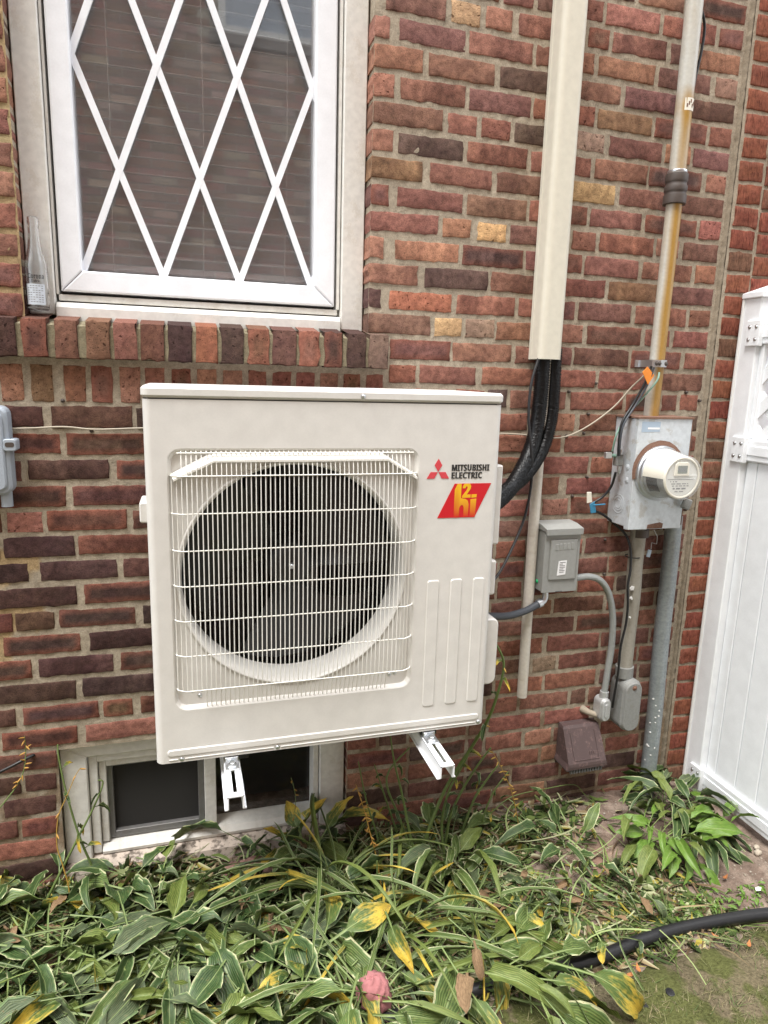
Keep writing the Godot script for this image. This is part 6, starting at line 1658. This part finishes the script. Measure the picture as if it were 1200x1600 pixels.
func small_things():
	rng.seed = 61
	# black hose along the edge of the bed
	var pts := [Vector3(-0.9, 0.012, 0.70), Vector3(-0.3, 0.014, 0.672)]
	for q in [[600, 1594], [700, 1560], [800, 1533], [930, 1498], [1000, 1470], [1080, 1447], [1200, 1428]]: 
		var p := G(q[0], q[1], 0.018); pts.append(p)
	pts.append(Vector3(1.36, 0.016, 0.70)); pts.append(Vector3(1.43, 0.016, 0.85)); pts.append(Vector3(1.44, 0.016, 1.3))
	var hose := tube_thing("garden_hose", M.hose, "thick black plastic drain hose lying along the edge of the bed", "hose", curve(pts, 8), 0.0165, 18)
	# crumpled cloth
	var m := MB.new(); var c := G(583, 1552, 0.060)
	for j in 17:
		for i in 25:
			var th := PI * j / 16; var ph := TAU * (i % 24) / 24.0
			var d := Vector3(sin(th) * cos(ph), cos(th), sin(th) * sin(ph))
			var k := 1.0 + 0.35 * nz.get_noise_3d(d.x * 90, d.y * 90, d.z * 90) + 0.22 * absf(nz.get_noise_3d(d.x * 240, d.y * 240 + 50, d.z * 240))
			m.add(c + d * Vector3(0.038, 0.046, 0.032) * k + Vector3(0.018 * maxf(0, -d.y), 0, 0.012 * maxf(0, -d.y)), d)
	for j in 16:
		for i in 24:
			var a := j * 25 + i
			m.tri(a, a + 1, a + 26); m.tri(a, a + 26, a + 25)
	m.smooth()
	single(m, "crumpled_cloth", M.cloth, "crumpled faded pink cloth lying on the leaves by the hose", "cloth")
	# broken brick lumps at the wall foot
	for q in [[395, 1352, 0.045], [430, 1356, 0.035], [365, 1360, 0.04]]:
		m = MB.new(); var p := G(q[0], q[1], 0.015); lump(m, p, Vector3(q[2], q[2] * 0.5, q[2] * 0.6), 8, 0.3)
		single(m, "mortar_lump", M.stone_pink, "pinkish lump of broken mortar on the soil below the basement window", "rubble", "broken mortar lumps")
	for q in [[1182, 1324, 0.011], [1184, 1332, 0.013]]:
		m = MB.new(); var p := G(q[0], q[1], 0.006); lump(m, p, Vector3(q[2], q[2] * 0.7, q[2] * 0.8), 7, 0.2)
		single(m, "pale_stone", M.stone, "small pale stone on the bare soil beside the fence", "stone", "pale stones by the fence")
	# fallen orange leaves
	for q in [[958, 1552, 0.3], [997, 1515, 1.2], [1170, 1477, 0.7], [1119, 1465, 2.0], [985, 1524, 0.2], [1133, 1372, 0.4]]:
		m = MB.new(); var p := G(q[0], q[1], 0.012)
		var L := 0.015; var b := Basis(Vector3.UP, q[2])
		for k in 6:
			var t0 := k / 6.0; var t1 := (k + 1) / 6.0; var w0 := sin(PI * pow(t0, 0.8)) * 0.006; var w1 := sin(PI * pow(minf(t1, 0.999), 0.8)) * 0.005
			var f := func(t: float, w: float) -> Vector3: return p + b * Vector3((t - 0.5) * L * 2, 0.008 * (t - 0.5) * (t - 0.5) * 4 + absf(w) * 0.5, w)
			m.quad(f.call(t0, w0), f.call(t1, w1), f.call(t1, 0.0), f.call(t0, 0.0)); m.quad(f.call(t0, 0.0), f.call(t1, 0.0), f.call(t1, -w1), f.call(t0, -w0))
		single(m, "fallen_leaf", M.fallen, "small curled orange leaf fallen on the ground near the hose", "leaf", "fallen orange leaves")
	# black caps pushed into the lawn
	for q in [[1004, 1570, 0.016], [1048, 1549, 0.013]]:
		m = MB.new(); var p := G(q[0], q[1], 0.006); p.y = gh(p.x, p.z) + 0.0125
		m.lathe([Vector2(q[2], -0.012), Vector2(q[2], -0.002), Vector2(q[2] * 0.9, -0.0005), Vector2(0.0, 0.0)], Transform3D(Basis(Vector3.RIGHT, -PI / 2), p), 20)
		single(m, "drain_plug", M.hose, "small round black drain plug set in the mossy lawn", "plug", "black plugs in the lawn")
	# paper scraps
	for q in [[1185, 1389], [860, 1415]]:
		m = MB.new(); var p := G(q[0], q[1], 0.012)
		m.prism(P2([-0.012, -0.004, 0.006, -0.007, 0.013, 0.001, 0.004, 0.006, -0.009, 0.005]), 0, 0.001, Transform3D(Basis(Vector3.RIGHT, -1.2), p))
		single(m, "paper_scrap", M.sticker, "torn white paper scrap on the soil near the fence", "paper", "white paper scraps")

func _ready():
	# --- camera, sky, sun, exposure
	var cam := Camera3D.new(); cam.name = "camera"; add_child(cam)
	cam.transform = Transform3D(CB, CP)
	cam.fov = rad_to_deg(2 * atan(800.0 / F)); cam.near = 0.05; cam.far = 200.0; cam.current = true
	var we := WorldEnvironment.new(); we.name = "environment"
	var env := Environment.new()
	env.background_mode = Environment.BG_SKY
	var sky := Sky.new(); var sm := ProceduralSkyMaterial.new()
	sm.sky_top_color = Color(0.955, 0.975, 1.0); sm.sky_horizon_color = Color(0.60, 0.615, 0.64); sm.sky_curve = 0.35
	sm.ground_horizon_color = Color(0.55, 0.54, 0.52); sm.ground_bottom_color = Color(0.3, 0.28, 0.26)
	sky.sky_material = sm; env.sky = sky
	env.tonemap_mode = Environment.TONE_MAPPER_LINEAR
	env.tonemap_exposure = 4.3
	env.sdfgi_enabled = true; env.ssao_enabled = true; env.ssil_enabled = true
	we.environment = env; add_child(we)
	var sun := DirectionalLight3D.new(); sun.name = "sun"
	sun.light_energy = 0.4; sun.light_angular_distance = 25.0; sun.light_color = Color(1.0, 0.99, 0.975); sun.shadow_enabled = true
	add_child(sun)
	sun.look_at_from_position(Vector3(-2.4, 8.0, 2.3), Vector3.ZERO, Vector3.UP)
	# --- the place
	rng.seed = 7
	nz.seed = 3; nz.frequency = 0.05; nz.noise_type = FastNoiseLite.TYPE_SIMPLEX_SMOOTH; nz.fractal_octaves = 3
	make_materials()
	M.stone_pink = mat(Color(0.30, 0.17, 0.14), 0.95); triplanar(M.stone_pink, 9.0, M.stone.albedo_texture, M.stone.normal_texture, 0.8)
	ground()
	rng.seed = 8
	house_wall(); adjoining_wall(); opposite_house()
	main_window(); basement_window(); fence()
	# --- the things
	heat_pump()
	mounting_bracket(-0.2715, "white steel mounting bracket in front of the basement window glass")
	mounting_bracket(0.2400, "white steel mounting bracket in front of the plain brick wall")
	line_set(); disconnect_switch(); meter(); mast(); conduits(); vent_hood(); left_box(); bottle()
	plants(); small_things()
